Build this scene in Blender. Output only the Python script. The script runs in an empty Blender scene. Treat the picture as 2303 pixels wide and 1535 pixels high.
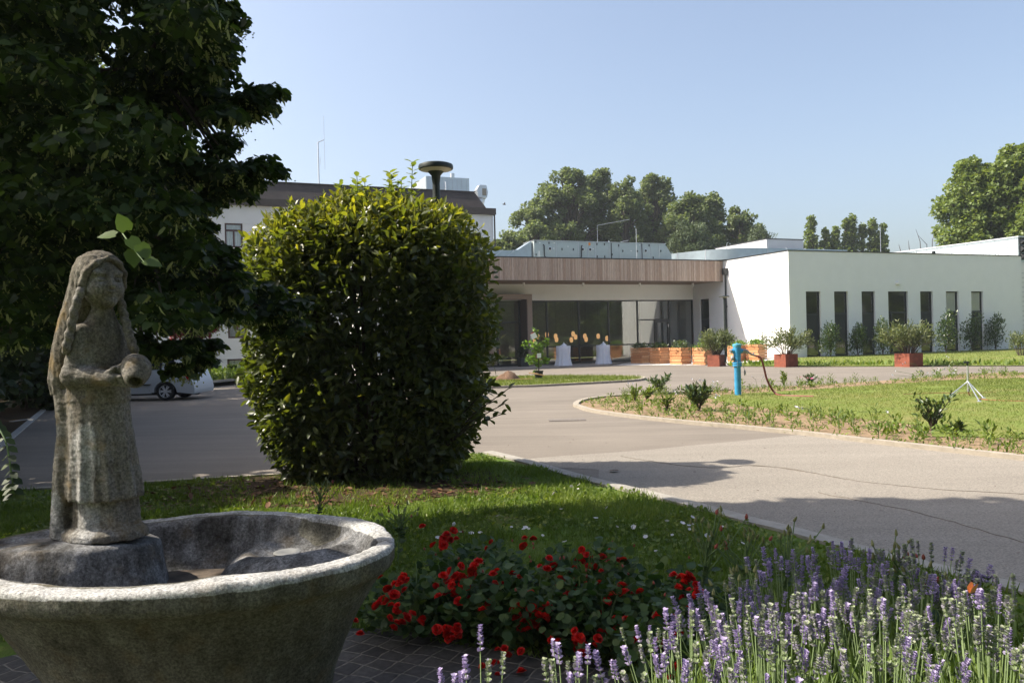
import bpy, bmesh, math, random
import numpy as np
from mathutils import Vector, Matrix

# ------------------------------------------------------------------ camera, world, sun, exposure
sc = bpy.context.scene
COL = sc.collection
FPX, PIT, ROL, AZ, EYE = 1808.4, -.00432, -.02447, .3933, 1.6      # photo focal length (px), pitch, roll, building heading, eye height
fw = np.array([0, math.cos(PIT), math.sin(PIT)]); rt0 = np.array([1., 0, 0]); up0 = np.cross(rt0, fw)
RT = math.cos(ROL)*rt0 + math.sin(ROL)*up0; UP = -math.sin(ROL)*rt0 + math.cos(ROL)*up0
CAMP = np.array([0, 0, EYE])
cam_d = bpy.data.cameras.new("camera"); cam = bpy.data.objects.new("camera", cam_d); COL.objects.link(cam)
cam_d.sensor_width = 36; cam_d.lens = FPX/2303*36; cam_d.clip_start = .05; cam_d.clip_end = 2000
m = Matrix.Identity(4)
for i in range(3):
    m[i][0], m[i][1], m[i][2], m[i][3] = RT[i], UP[i], -fw[i], CAMP[i]
cam.matrix_world = m
sc.camera = cam

SUN_EL, SUN_AZ = math.radians(46), math.radians(-87)              # sun to the left, a touch beyond
S2 = np.array([math.sin(SUN_AZ)*math.cos(SUN_EL), math.cos(SUN_AZ)*math.cos(SUN_EL), math.sin(SUN_EL)])
w = bpy.data.worlds.new("World"); sc.world = w; w.use_nodes = True
nt = w.node_tree; nt.nodes.clear()
sky = nt.nodes.new("ShaderNodeTexSky"); sky.sky_type = 'NISHITA'; sky.sun_disc = False
sky.sun_elevation = SUN_EL; sky.sun_rotation = SUN_AZ; sky.air_density = 1.0; sky.dust_density = 4.5; sky.ozone_density = 1.2; sky.altitude = 200
bg = nt.nodes.new("ShaderNodeBackground"); bg.inputs[1].default_value = .125
wo = nt.nodes.new("ShaderNodeOutputWorld"); hsv = nt.nodes.new('ShaderNodeHueSaturation'); hsv.inputs['Saturation'].default_value = .9; nt.links.new(sky.outputs[0], hsv.inputs['Color']); nt.links.new(hsv.outputs[0], bg.inputs[0]); nt.links.new(bg.outputs[0], wo.inputs[0])
sun_d = bpy.data.lights.new("sun", 'SUN'); sun_d.energy = 5.0; sun_d.angle = math.radians(.53); sun_d.color = (1, .915, .78)
sun = bpy.data.objects.new("sun", sun_d); COL.objects.link(sun)
sun.rotation_euler = Vector(S2).to_track_quat('Z', 'Y').to_euler(); sun.location = (-20, 0, 30)
sc.view_settings.view_transform = 'Standard'; sc.view_settings.look = 'None'; sc.view_settings.exposure = .95; sc.view_settings.gamma = 1
sc.cycles.max_bounces = 7; sc.cycles.transparent_max_bounces = 12; sc.cycles.diffuse_bounces = 3; sc.cycles.glossy_bounces = 3
sc.cycles.caustics_reflective = False; sc.cycles.caustics_refractive = False
sc.cycles.sample_clamp_indirect = 6

rng = np.random.default_rng(7); random.seed(7)
def ray(x, y): return RT*(x-1151.5)/FPX - UP*(y-767.5)/FPX + fw
def gp(x, y, z=0.):
    d = ray(x, y); return CAMP + d*((z-EYE)/d[2])
def dp(x, y, Y):
    d = ray(x, y); return CAMP + d*(Y/d[1])
def sstep(t): t = np.clip(t, 0, 1); return t*t*(3-2*t)
_K = gp(1778, 805.); _D1 = np.array([math.cos(AZ), math.sin(AZ)]); _D2 = np.array([-math.sin(AZ), math.cos(AZ)])
def gz(x, y):
    # the drive dips a little towards the entrance
    u = (x-_K[0])*_D1[0]+(y-_K[1])*_D1[1]; v = (x-_K[0])*_D2[0]+(y-_K[1])*_D2[1]
    return -.2*sstep((-.3-u)/2.6)*sstep((v+7.5)/5.5)
def gg(x, y):
    p = gp(x, y)
    for _ in range(25): p = gp(x, y, .5*p[2]+.5*float(gz(p[0], p[1])))
    return p
def gpl(pts, z=0.): return [tuple(gp(x, y, z)[:2]) for x, y in pts]

# ------------------------------------------------------------------ materials
def rgb(c): return (c[0], c[1], c[2], 1)
def new_mat(name):
    mt = bpy.data.materials.new(name); mt.use_nodes = True
    t = mt.node_tree; b = t.nodes["Principled BSDF"]; return mt, t, b
def N(t, typ, **kw):
    n = t.nodes.new(typ)
    for k, v in kw.items():
        if k in n.inputs: n.inputs[k].default_value = v
        else: setattr(n, k, v)
    return n
def coords(t, obj=True):
    return N(t, "ShaderNodeTexCoord").outputs['Object' if obj else 'Generated']
def ramp(t, src, stops):
    r = N(t, "ShaderNodeValToRGB"); e = r.color_ramp.elements
    while len(e) < len(stops): e.new(.5)
    for k, (p, c) in enumerate(stops): e[k].position = p; e[k].color = rgb(c)
    t.links.new(src, r.inputs[0]); return r.outputs[0]
def mat(name, col, rough=.6, metal=0, var=.12, scale=6., bump=0., bscale=60., spec=.5, col2=None, detail=5):
    mt, t, b = new_mat(name)
    b.inputs['Roughness'].default_value = rough; b.inputs['Metallic'].default_value = metal
    b.inputs['Specular IOR Level'].default_value = spec
    co = coords(t)
    n = N(t, "ShaderNodeTexNoise", Scale=scale, Detail=detail, Roughness=.6); t.links.new(co, n.inputs['Vector'])
    a = [c*(1-var) for c in col]; c2 = col2 or [min(1, c*(1+var)) for c in col]
    t.links.new(ramp(t, n.outputs[0], [(.3, a), (.7, c2)]), b.inputs['Base Color'])
    if bump:
        n2 = N(t, "ShaderNodeTexNoise", Scale=bscale, Detail=6, Roughness=.65); t.links.new(co, n2.inputs['Vector'])
        bp = N(t, "ShaderNodeBump", Strength=bump, Distance=.02); t.links.new(n2.outputs[0], bp.inputs['Height']); t.links.new(bp.outputs[0], b.inputs['Normal'])
    return mt
def leaf_mat(name, cols, trans=.35, tcol=None, rough=.45, spec=.4):
    """cols = 3 colours run over the per-leaf attribute 'var'"""
    mt, t, b = new_mat(name)
    at = N(t, "ShaderNodeAttribute", attribute_name='var')
    c = ramp(t, at.outputs['Fac'], [(0, cols[0]), (.55, cols[1]), (1, cols[2])])
    t.links.new(c, b.inputs['Base Color']); b.inputs['Roughness'].default_value = rough; b.inputs['Specular IOR Level'].default_value = spec
    tr = N(t, "ShaderNodeBsdfTranslucent")
    mx = N(t, "ShaderNodeMix", data_type='RGBA', blend_type='MULTIPLY'); mx.inputs[0].default_value = 1
    t.links.new(c, mx.inputs[6]); mx.inputs[7].default_value = rgb(tcol or (1.9, 1.7, .55)); t.links.new(mx.outputs[2], tr.inputs[0])
    ms = N(t, "ShaderNodeMixShader"); ms.inputs[0].default_value = trans
    t.links.new(b.outputs[0], ms.inputs[1]); t.links.new(tr.outputs[0], ms.inputs[2])
    t.links.new(ms.outputs[0], t.nodes["Material Output"].inputs[0]); return mt
def glass_mat(name, tint=(.55, .6, .58), refl=.16):
    mt, t, b = new_mat(name); t.nodes.remove(b)
    tp = N(t, "ShaderNodeBsdfTransparent"); tp.inputs[0].default_value = rgb(tint)
    gl = N(t, "ShaderNodeBsdfGlossy"); gl.inputs['Roughness'].default_value = .035; gl.inputs[0].default_value = (.92, .95, .93, 1)
    fr = N(t, "ShaderNodeLayerWeight", Blend=.22)
    ad = N(t, "ShaderNodeMath", operation='MULTIPLY_ADD'); ad.inputs[1].default_value = .85; ad.inputs[2].default_value = refl
    t.links.new(fr.outputs['Fresnel'], ad.inputs[0])
    ms = N(t, "ShaderNodeMixShader"); t.links.new(ad.outputs[0], ms.inputs[0])
    t.links.new(tp.outputs[0], ms.inputs[1]); t.links.new(gl.outputs[0], ms.inputs[2])
    t.links.new(ms.outputs[0], t.nodes["Material Output"].inputs[0]); return mt
def emit_mat(name, col, s):
    mt, t, b = new_mat(name); b.inputs['Base Color'].default_value = rgb(col)
    b.inputs['Emission Color'].default_value = rgb(col); b.inputs['Emission Strength'].default_value = s; return mt

M = {}
M['stucco'] = mat('white_stucco', (.775, .78, .77), .85, var=.025, scale=1.2, bump=.25, bscale=180)
M['stucco_grey'] = mat('aged_stucco', (.70, .69, .69), .85, var=.04, scale=.8, bump=.2, bscale=150)
M['dark_frame'] = mat('dark_window_frame', (.018, .021, .022), .45)
M['black_trim'] = mat('black_trim', (.015, .017, .018), .5)
M['brown_frame'] = mat('brown_window_frame', (.06, .02, .018), .5)
M['glass'] = glass_mat('window_glass', (.92, .95, .93), .15)
M['glass_dark'] = mat('screen_glass', (.035, .039, .042), .1, var=.05, spec=.6)
M['reflection_panel'] = mat('painted_reflection', (.86, .83, .82), .9, var=.02)
M['room'] = mat('room_surface', (.16, .15, .13), .9)
M['room_floor'] = mat('room_floor', (.10, .085, .07), .6)
M['taupe'] = mat('taupe_panel', (.27, .205, .165), .6, var=.06)
M['taupe_dark'] = mat('dark_taupe_panel', (.10, .072, .058), .6, var=.06)
M['soffit'] = mat('soffit_board', (.20, .13, .085), .7, var=.1, scale=3)
M['zinc'] = mat('zinc_sheet', (.58, .64, .66), .42, .55, var=.05, scale=1.5)
M['galv'] = mat('galvanised_duct', (.42, .49, .52), .36, .7, var=.08, scale=3)
M['ahu'] = mat('unit_casing', (.42, .48, .47), .5, .2, var=.04)
M['alu'] = mat('aluminium', (.62, .64, .66), .38, .8, var=.06)
M['rubber'] = mat('black_rubber', (.012, .012, .013), .7)
M['orange'] = mat('orange_sticker', (.75, .26, .03), .6)
M['white_plastic'] = mat('white_plastic', (.75, .75, .73), .5, var=.03)
M['green_metal'] = mat('dark_green_metal', (.024, .034, .032), .5, .1)
M['lamp_glass'] = mat('lamp_diffuser', (.55, .52, .45), .5)
M['roof_dark'] = mat('dark_roof_slate', (.036, .028, .027), .8, var=.35, scale=1.4, bump=.3, bscale=14)
M['roof_fascia'] = mat('roof_edge_brown', (.055, .042, .036), .7)
M['corten'] = mat('rusted_steel', (.20, .052, .026), .75, var=.3, scale=5, bump=.15)
M['kerb'] = mat('kerb_concrete', (.31, .29, .255), .9, var=.18, scale=9, bump=.3)
M['pale_kerb'] = mat('pale_kerb_concrete', (.31, .275, .225), .9, var=.15, scale=9, bump=.3)
M['paving'] = mat('entrance_paving', (.36, .32, .28), .9, var=.1, scale=2)
M['gravel'] = mat('white_gravel', (.55, .53, .5), .95, var=.4, scale=18, bump=.8, bscale=40)
M['paint'] = mat('road_paint', (.33, .33, .32), .8, var=.15, scale=8)
M['cloth'] = mat('white_cloth', (.72, .735, .80), .8, var=.02)
M['pot'] = mat('black_pot', (.014, .015, .017), .55)
M['bark'] = mat('grey_brown_bark', (.085, .066, .05), .9, var=.35, scale=14, bump=.6, bscale=30)
M['twig'] = mat('dark_twig', (.05, .036, .026), .85)
M['stem_green'] = mat('green_stem', (.10, .16, .05), .7, var=.2)
M['lavender_stem'] = mat('grey_green_stem', (.19, .26, .11), .7, var=.2, scale=30)
M['hyd_blue'] = mat('worn_blue_paint', (.02, .27, .56), .5, var=.2, scale=7, bump=.12, bscale=25, col2=(.06, .34, .60))
M['hyd_top'] = mat('teal_blue_cap', (.08, .33, .45), .6, var=.2)
M['grey_cast'] = mat('grey_cast_metal', (.30, .30, .29), .5, .5, var=.2, scale=20)
M['hose'] = mat('red_brown_hose', (.20, .045, .04), .5, var=.3, scale=14)
M['hose_red'] = mat('red_hose', (.26, .075, .05), .45, var=.2, scale=30)
M['soil'] = mat('heaped_soil', (.13, .075, .045), .95, var=.35, scale=12, bump=.8)
M['wood_plank'] = mat('raw_wood', (.50, .30, .16), .7, var=.2)
M['white_paper'] = mat('white_card', (.8, .8, .8), .7, var=.01)
M['red_paper'] = mat('red_card_edge', (.6, .05, .03), .6)

def slat_mat(name, cols):
    mt, t, b = new_mat(name); at = N(t, "ShaderNodeAttribute", attribute_name='var')
    c = ramp(t, at.outputs['Fac'], [(0, cols[0]), (.5, cols[1]), (1, cols[2])])
    co = coords(t); mp = N(t, "ShaderNodeMapping"); mp.inputs['Scale'].default_value = (14, 14, 1.2); t.links.new(co, mp.inputs[0])
    n = N(t, "ShaderNodeTexNoise", Scale=3, Detail=6); t.links.new(mp.outputs[0], n.inputs['Vector'])
    g = ramp(t, n.outputs[0], [(.3, (.75, .75, .75)), (.7, (1.15, 1.13, 1.1))])
    mx = N(t, "ShaderNodeMix", data_type='RGBA', blend_type='MULTIPLY'); mx.inputs[0].default_value = 1
    t.links.new(c, mx.inputs[6]); t.links.new(g, mx.inputs[7]); t.links.new(mx.outputs[2], b.inputs['Base Color']); b.inputs['Roughness'].default_value = .75
    return mt
M['batten'] = slat_mat('weathered_batten', [(.37, .26, .20), (.45, .34, .275), (.52, .41, .34)])
M['larch'] = slat_mat('larch_beam', [(.46, .19, .075), (.56, .27, .12), (.62, .34, .17)])

def asphalt(name, c1, c2, grain, crackle=0):
    mt, t, b = new_mat(name); co = coords(t); b.inputs['Roughness'].default_value = .88; b.inputs['Specular IOR Level'].default_value = .35
    a = N(t, "ShaderNodeTexNoise", Scale=.22, Detail=6, Roughness=.65); t.links.new(co, a.inputs['Vector'])
    mp = N(t, "ShaderNodeMapping"); mp.inputs['Scale'].default_value = (.12, 1.1, 1); mp.inputs['Rotation'].default_value = (0, 0, .25); t.links.new(co, mp.inputs[0])
    a2 = N(t, "ShaderNodeTexNoise", Scale=1.6, Detail=5, Roughness=.6, Distortion=1.2); t.links.new(mp.outputs[0], a2.inputs['Vector'])
    ad = N(t, "ShaderNodeMath", operation='ADD'); t.links.new(a.outputs[0], ad.inputs[0]); t.links.new(a2.outputs[0], ad.inputs[1])
    hf = N(t, "ShaderNodeMath", operation='MULTIPLY'); hf.inputs[1].default_value = .5; t.links.new(ad.outputs[0], hf.inputs[0])
    base = ramp(t, hf.outputs[0], [(.36, c1), (.64, c2)])
    v = N(t, "ShaderNodeTexVoronoi", Scale=90); t.links.new(co, v.inputs['Vector'])
    n3 = N(t, "ShaderNodeTexNoise", Scale=55, Detail=4, Roughness=.8); t.links.new(co, n3.inputs['Vector'])
    sp = ramp(t, n3.outputs[0], [(.3, (1-grain,)*3), (.7, (1+grain,)*3)])
    vc = ramp(t, v.outputs['Color'], [(0, (1-grain*.8,)*3), (1, (1+grain*.8,)*3)])
    cur = base
    for s in (sp, vc):
        mx = N(t, "ShaderNodeMix", data_type='RGBA', blend_type='MULTIPLY'); mx.inputs[0].default_value = 1
        t.links.new(cur, mx.inputs[6]); t.links.new(s, mx.inputs[7]); cur = mx.outputs[2]
    t.links.new(cur, b.inputs['Base Color'])
    bp = N(t, "ShaderNodeBump", Strength=.35, Distance=.01); t.links.new(n3.outputs[0], bp.inputs['Height']); t.links.new(bp.outputs[0], b.inputs['Normal'])
    return mt
M['asphalt'] = asphalt('smooth_asphalt', (.145, .125, .104), (.215, .188, .158), .14)
M['asphalt_old'] = asphalt('coarse_old_asphalt', (.212, .190, .162), (.262, .237, .203), .32)

def ground_mat(name, stops, scale=1.2, fine=18, bump=.6):
    mt, t, b = new_mat(name); co = coords(t); b.inputs['Roughness'].default_value = .95; b.inputs['Specular IOR Level'].default_value = .1
    a = N(t, "ShaderNodeTexNoise", Scale=scale, Detail=8, Roughness=.7); t.links.new(co, a.inputs['Vector'])
    f = N(t, "ShaderNodeTexNoise", Scale=fine, Detail=5, Roughness=.7); t.links.new(co, f.inputs['Vector'])
    mm = N(t, "ShaderNodeMix"); mm.inputs[0].default_value = .4; t.links.new(a.outputs[0], mm.inputs[2]); t.links.new(f.outputs[0], mm.inputs[3])
    t.links.new(ramp(t, mm.outputs[0], stops), b.inputs['Base Color'])
    bp = N(t, "ShaderNodeBump", Strength=bump, Distance=.03); t.links.new(f.outputs[0], bp.inputs['Height']); t.links.new(bp.outputs[0], b.inputs['Normal'])
    return mt
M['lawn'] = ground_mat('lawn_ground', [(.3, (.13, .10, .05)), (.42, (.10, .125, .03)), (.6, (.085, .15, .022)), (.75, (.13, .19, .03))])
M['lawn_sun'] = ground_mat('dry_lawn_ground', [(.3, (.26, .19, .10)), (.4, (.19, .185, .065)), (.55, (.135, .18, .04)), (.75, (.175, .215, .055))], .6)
M['bed'] = ground_mat('bed_soil', [(.3, (.13, .095, .055)), (.5, (.26, .185, .118)), (.7, (.33, .245, .165))], 1.5, 14, .9)
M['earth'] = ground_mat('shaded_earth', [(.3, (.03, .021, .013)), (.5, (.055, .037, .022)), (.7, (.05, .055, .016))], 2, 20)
M['field'] = ground_mat('field_ground', [(.3, (.10, .11, .04)), (.7, (.13, .15, .05))], .1, 3)

def stone_mat(name, base, light, dark, lichen=.0, zones=()):
    mt, t, b = new_mat(name); co = coords(t); b.inputs['Roughness'].default_value = .92; b.inputs['Specular IOR Level'].default_value = .2
    a = N(t, "ShaderNodeTexNoise", Scale=5, Detail=8, Roughness=.7); t.links.new(co, a.inputs['Vector'])
    mp = N(t, "ShaderNodeMapping"); mp.inputs['Scale'].default_value = (9, 9, 1.4); t.links.new(co, mp.inputs[0])
    s = N(t, "ShaderNodeTexNoise", Scale=1.5, Detail=7, Roughness=.65); t.links.new(mp.outputs[0], s.inputs['Vector'])
    mm = N(t, "ShaderNodeMix"); mm.inputs[0].default_value = .5; t.links.new(a.outputs[0], mm.inputs[2]); t.links.new(s.outputs[0], mm.inputs[3])
    c = ramp(t, mm.outputs[0], [(.34, dark), (.47, base), (.62, light)])
    for zn, zb, zl, zd in zones:
        at = N(t, "ShaderNodeAttribute", attribute_name=zn); ad = N(t, "ShaderNodeMath", operation='MULTIPLY_ADD'); t.links.new(s.outputs[0], ad.inputs[0]); ad.inputs[1].default_value = .9; t.links.new(at.outputs['Fac'], ad.inputs[2])
        fz = ramp(t, ad.outputs[0], [(.86, (0,)*3), (1.02, (1,)*3)]); cz = ramp(t, mm.outputs[0], [(.36, zd), (.46, zb), (.60, zl)])
        mz = N(t, "ShaderNodeMix", data_type='RGBA'); t.links.new(fz, mz.inputs[0]); t.links.new(c, mz.inputs[6]); t.links.new(cz, mz.inputs[7]); c = mz.outputs[2]
    v = N(t, "ShaderNodeTexNoise", Scale=95, Detail=3, Roughness=.8); t.links.new(co, v.inputs['Vector'])
    g = ramp(t, v.outputs[0], [(.32, (.45,)*3), (.5, (1,)*3), (.68, (1.7,)*3)])
    mx = N(t, "ShaderNodeMix", data_type='RGBA', blend_type='MULTIPLY'); mx.inputs[0].default_value = 1
    t.links.new(c, mx.inputs[6]); t.links.new(g, mx.inputs[7]); cur = mx.outputs[2]
    if lichen:
        l = N(t, "ShaderNodeTexNoise", Scale=9, Detail=6); t.links.new(co, l.inputs['Vector'])
        lf = ramp(t, l.outputs[0], [(.56, (0,)*3), (.66, (lichen,)*3)])
        m2 = N(t, "ShaderNodeMix", data_type='RGBA'); t.links.new(lf, m2.inputs[0]); t.links.new(cur, m2.inputs[6]); m2.inputs[7].default_value = (.26, .17, .06, 1); cur = m2.outputs[2]
    t.links.new(cur, b.inputs['Base Color'])
    w1 = N(t, "ShaderNodeTexNoise", Scale=70, Detail=6, Roughness=.75); t.links.new(co, w1.inputs['Vector'])
    bp = N(t, "ShaderNodeBump", Strength=.7, Distance=.008); t.links.new(w1.outputs[0], bp.inputs['Height']); t.links.new(bp.outputs[0], b.inputs['Normal'])
    return mt
M['statue'] = stone_mat('weathered_limestone', (.115, .103, .082), (.215, .205, .188), (.042, .038, .03), .28, [('worn', (.25, .243, .228), (.40, .398, .39), (.085, .08, .07))])
M['statue_dark'] = stone_mat('mossy_limestone', (.095, .083, .062), (.165, .152, .13), (.038, .034, .025), .45)
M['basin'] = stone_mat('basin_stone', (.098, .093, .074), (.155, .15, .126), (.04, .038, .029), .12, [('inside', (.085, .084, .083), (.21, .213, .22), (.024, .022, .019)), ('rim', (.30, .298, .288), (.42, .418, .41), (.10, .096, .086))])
M['plinth'] = stone_mat('plinth_stone', (.125, .115, .085), (.18, .168, .135), (.055, .05, .036), .15)
M['sludge'] = mat('dry_silt', (.075, .055, .04), .8, var=.5, scale=14, bump=.4, col2=(.16, .12, .085))

def setts_mat():
    mt, t, b = new_mat('dark_setts'); co = coords(t); b.inputs['Roughness'].default_value = .75
    mp = N(t, "ShaderNodeMapping"); mp.inputs['Rotation'].default_value = (0, 0, .5); t.links.new(co, mp.inputs[0])
    ns = N(t, "ShaderNodeTexNoise", Scale=5, Detail=2); t.links.new(mp.outputs[0], ns.inputs['Vector'])
    mv = N(t, "ShaderNodeMix", data_type='VECTOR'); mv.inputs[0].default_value = .05; t.links.new(mp.outputs[0], mv.inputs[4]); t.links.new(ns.outputs['Color'], mv.inputs[5])
    br = N(t, "ShaderNodeTexVoronoi", feature='DISTANCE_TO_EDGE', voronoi_dimensions='2D', Scale=9.5, Randomness=.24); t.links.new(mv.outputs[1], br.inputs['Vector'])
    cv = N(t, "ShaderNodeTexVoronoi", voronoi_dimensions='2D', Scale=9.5, Randomness=.24); t.links.new(mv.outputs[1], cv.inputs['Vector'])
    stone = ramp(t, cv.outputs['Color'], [(0, (.03, .028, .028)), (1, (.075, .07, .066))]); edge = ramp(t, br.outputs[0], [(.02, (1,)*3), (.075, (0,)*3)])
    mo = N(t, "ShaderNodeMix", data_type='RGBA'); t.links.new(edge, mo.inputs[0]); t.links.new(stone, mo.inputs[6]); mo.inputs[7].default_value = (.17, .155, .135, 1)
    n2 = N(t, "ShaderNodeTexNoise", Scale=40, Detail=5); t.links.new(co, n2.inputs['Vector'])
    g = ramp(t, n2.outputs[0], [(.3, (.6,)*3), (.7, (1.35,)*3)])
    mx = N(t, "ShaderNodeMix", data_type='RGBA', blend_type='MULTIPLY'); mx.inputs[0].default_value = 1
    t.links.new(mo.outputs[2], mx.inputs[6]); t.links.new(g, mx.inputs[7]); t.links.new(mx.outputs[2], b.inputs['Base Color'])
    bp = N(t, "ShaderNodeBump", Strength=.8, Distance=.02, invert=True); t.links.new(edge, bp.inputs['Height']); t.links.new(bp.outputs[0], b.inputs['Normal'])
    return mt
M['setts'] = setts_mat()

M['linden'] = leaf_mat('linden_leaf', [(.014, .030, .009), (.026, .052, .013), (.055, .092, .024)], .45, (1.7, 1.6, .5), .5, .3)
M['linden_bract'] = leaf_mat('linden_bract', [(.24, .29, .10), (.32, .36, .15), (.40, .42, .20)], .45, (1.3, 1.25, .8), .6, .2)
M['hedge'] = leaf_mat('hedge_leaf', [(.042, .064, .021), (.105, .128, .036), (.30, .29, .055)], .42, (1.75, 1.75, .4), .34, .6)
M['shoot'] = leaf_mat('pale_shoot_leaf', [(.10, .15, .04), (.14, .19, .05), (.18, .22, .06)], .4)
M['poplar'] = leaf_mat('poplar_leaf', [(.095, .135, .055), (.14, .18, .078), (.19, .225, .105)], .42, (1.35, 1.35, .75), .5, .35)
M['bright_tree'] = leaf_mat('bright_tree_leaf', [(.10, .15, .04), (.15, .205, .055), (.20, .25, .085)], .35, (1.6, 1.5, .5), .45, .35)
M['dark_tree'] = leaf_mat('dark_tree_leaf', [(.018, .032, .012), (.030, .05, .016), (.05, .075, .022)], .3, (1.7, 1.6, .5), .55, .3)
M['pine'] = leaf_mat('pine_needle', [(.045, .07, .035), (.07, .10, .045), (.10, .13, .06)], .12, None, .6, .3)
M['red_leaf'] = leaf_mat('dark_red_leaf', [(.08, .008, .012), (.12, .012, .02), (.16, .02, .03)], .35, (1.6, .8, .8))
M['laurel'] = leaf_mat('laurel_leaf', [(.028, .058, .018), (.052, .092, .027), (.10, .145, .04)], .2, None, .3, .6)
M['oleander'] = leaf_mat('oleander_leaf', [(.075, .10, .04), (.12, .15, .06), (.19, .21, .09)], .3, (1.4, 1.4, .6), .45, .4)
M['herb'] = leaf_mat('herb_leaf', [(.08, .13, .025), (.13, .19, .035), (.20, .25, .05)], .3, (1.5, 1.5, .5), .5, .3)
M['potplant'] = leaf_mat('fresh_leaf', [(.08, .15, .025), (.12, .21, .04), (.17, .26, .06)], .4, (1.6, 1.6, .5))
M['rose_leaf'] = leaf_mat('rose_leaf', [(.022, .052, .016), (.042, .085, .024), (.085, .125, .035)], .3, (1.5, 1.6, .6), .55, .3)
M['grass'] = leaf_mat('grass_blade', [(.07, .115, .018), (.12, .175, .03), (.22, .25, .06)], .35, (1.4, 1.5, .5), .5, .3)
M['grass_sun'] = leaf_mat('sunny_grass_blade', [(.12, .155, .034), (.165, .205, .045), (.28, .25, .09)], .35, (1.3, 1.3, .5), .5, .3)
M['rose_red'] = leaf_mat('red_petal', [(.40, .006, .006), (.60, .014, .010), (.75, .03, .018)], .2, (1.2, .6, .5), .5, .3)
M['bud_red'] = mat('bud_red', (.24, .055, .035), .7)
M['lavender_bloom'] = leaf_mat('lavender_bloom', [(.28, .23, .40), (.41, .34, .54), (.54, .48, .63)], .25, (1.2, 1.1, 1.3), .7, .2)
M['lavender_faded'] = leaf_mat('lavender_calyx', [(.24, .31, .15), (.31, .34, .23), (.32, .27, .44)], .25, (1.1, 1.1, 1.1), .7, .2)
M['white_petal'] = leaf_mat('white_petal', [(.72, .70, .72), (.8, .78, .8), (.8, .7, .75)], .25, (1, 1, 1))
M['pink_petal'] = leaf_mat('pink_petal', [(.55, .08, .22), (.6, .12, .28), (.65, .2, .35)], .25, (1, 1, 1))
M['litter'] = leaf_mat('brown_dead_leaf', [(.06, .025, .013), (.10, .045, .022), (.17, .085, .04)], .15, (1, 1, 1), .7)

# ------------------------------------------------------------------ object helpers
def tag(o, label=None, cat=None, group=None, kind=None):
    if label: o['label'] = label
    if cat: o['category'] = cat
    if group: o['group'] = group
    if kind: o['kind'] = kind
    return o
def thing(name, label, cat, loc=(0, 0, 0), rz=0, group=None):
    o = bpy.data.objects.new(name, None); COL.objects.link(o); o.empty_display_size = .2
    o.location = loc; o.rotation_euler = (0, 0, rz); return tag(o, label, cat, group)
def link(name, me, parent=None, loc=None, rot=None, scale=None):
    o = bpy.data.objects.new(name, me); COL.objects.link(o)
    if parent: o.parent = parent
    if loc is not None: o.location = loc
    if rot is not None: o.rotation_euler = rot
    if scale is not None: o.scale = (scale,)*3 if np.isscalar(scale) else scale
    return o
def copy_tree(o, parent=None):
    c = o.copy(); COL.objects.link(c)
    if parent: c.parent = parent
    for ch in list(o.children): copy_tree(ch, c)
    return c
def np_mesh(name, V, F, mats, mi=None, smooth=False, var=None):
    """V (n,3); F list of (k,m) int arrays with fixed face size per array"""
    me = bpy.data.meshes.new(name); V = np.asarray(V, np.float32)
    F = [np.asarray(f, np.int32) for f in F if len(f)]
    nl = sum(f.size for f in F); nf = sum(len(f) for f in F)
    me.vertices.add(len(V)); me.vertices.foreach_set('co', V.ravel())
    me.loops.add(nl); me.loops.foreach_set('vertex_index', np.concatenate([f.ravel() for f in F]))
    sizes = np.concatenate([np.full(len(f), f.shape[1], np.int32) for f in F])
    me.polygons.add(nf); me.polygons.foreach_set('loop_start', np.concatenate([[0], np.cumsum(sizes)[:-1]]).astype(np.int32))
    if smooth: me.polygons.foreach_set('use_smooth', np.ones(nf, bool))
    for mm in (mats if isinstance(mats, (list, tuple)) else [mats]): me.materials.append(mm)
    if mi is not None: me.polygons.foreach_set('material_index', np.asarray(mi, np.int32))
    if var is not None:
        a = me.attributes.new('var', 'FLOAT', 'FACE'); a.data.foreach_set('value', np.asarray(var, np.float32))
    me.update(calc_edges=True); me.validate(); return me

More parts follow.
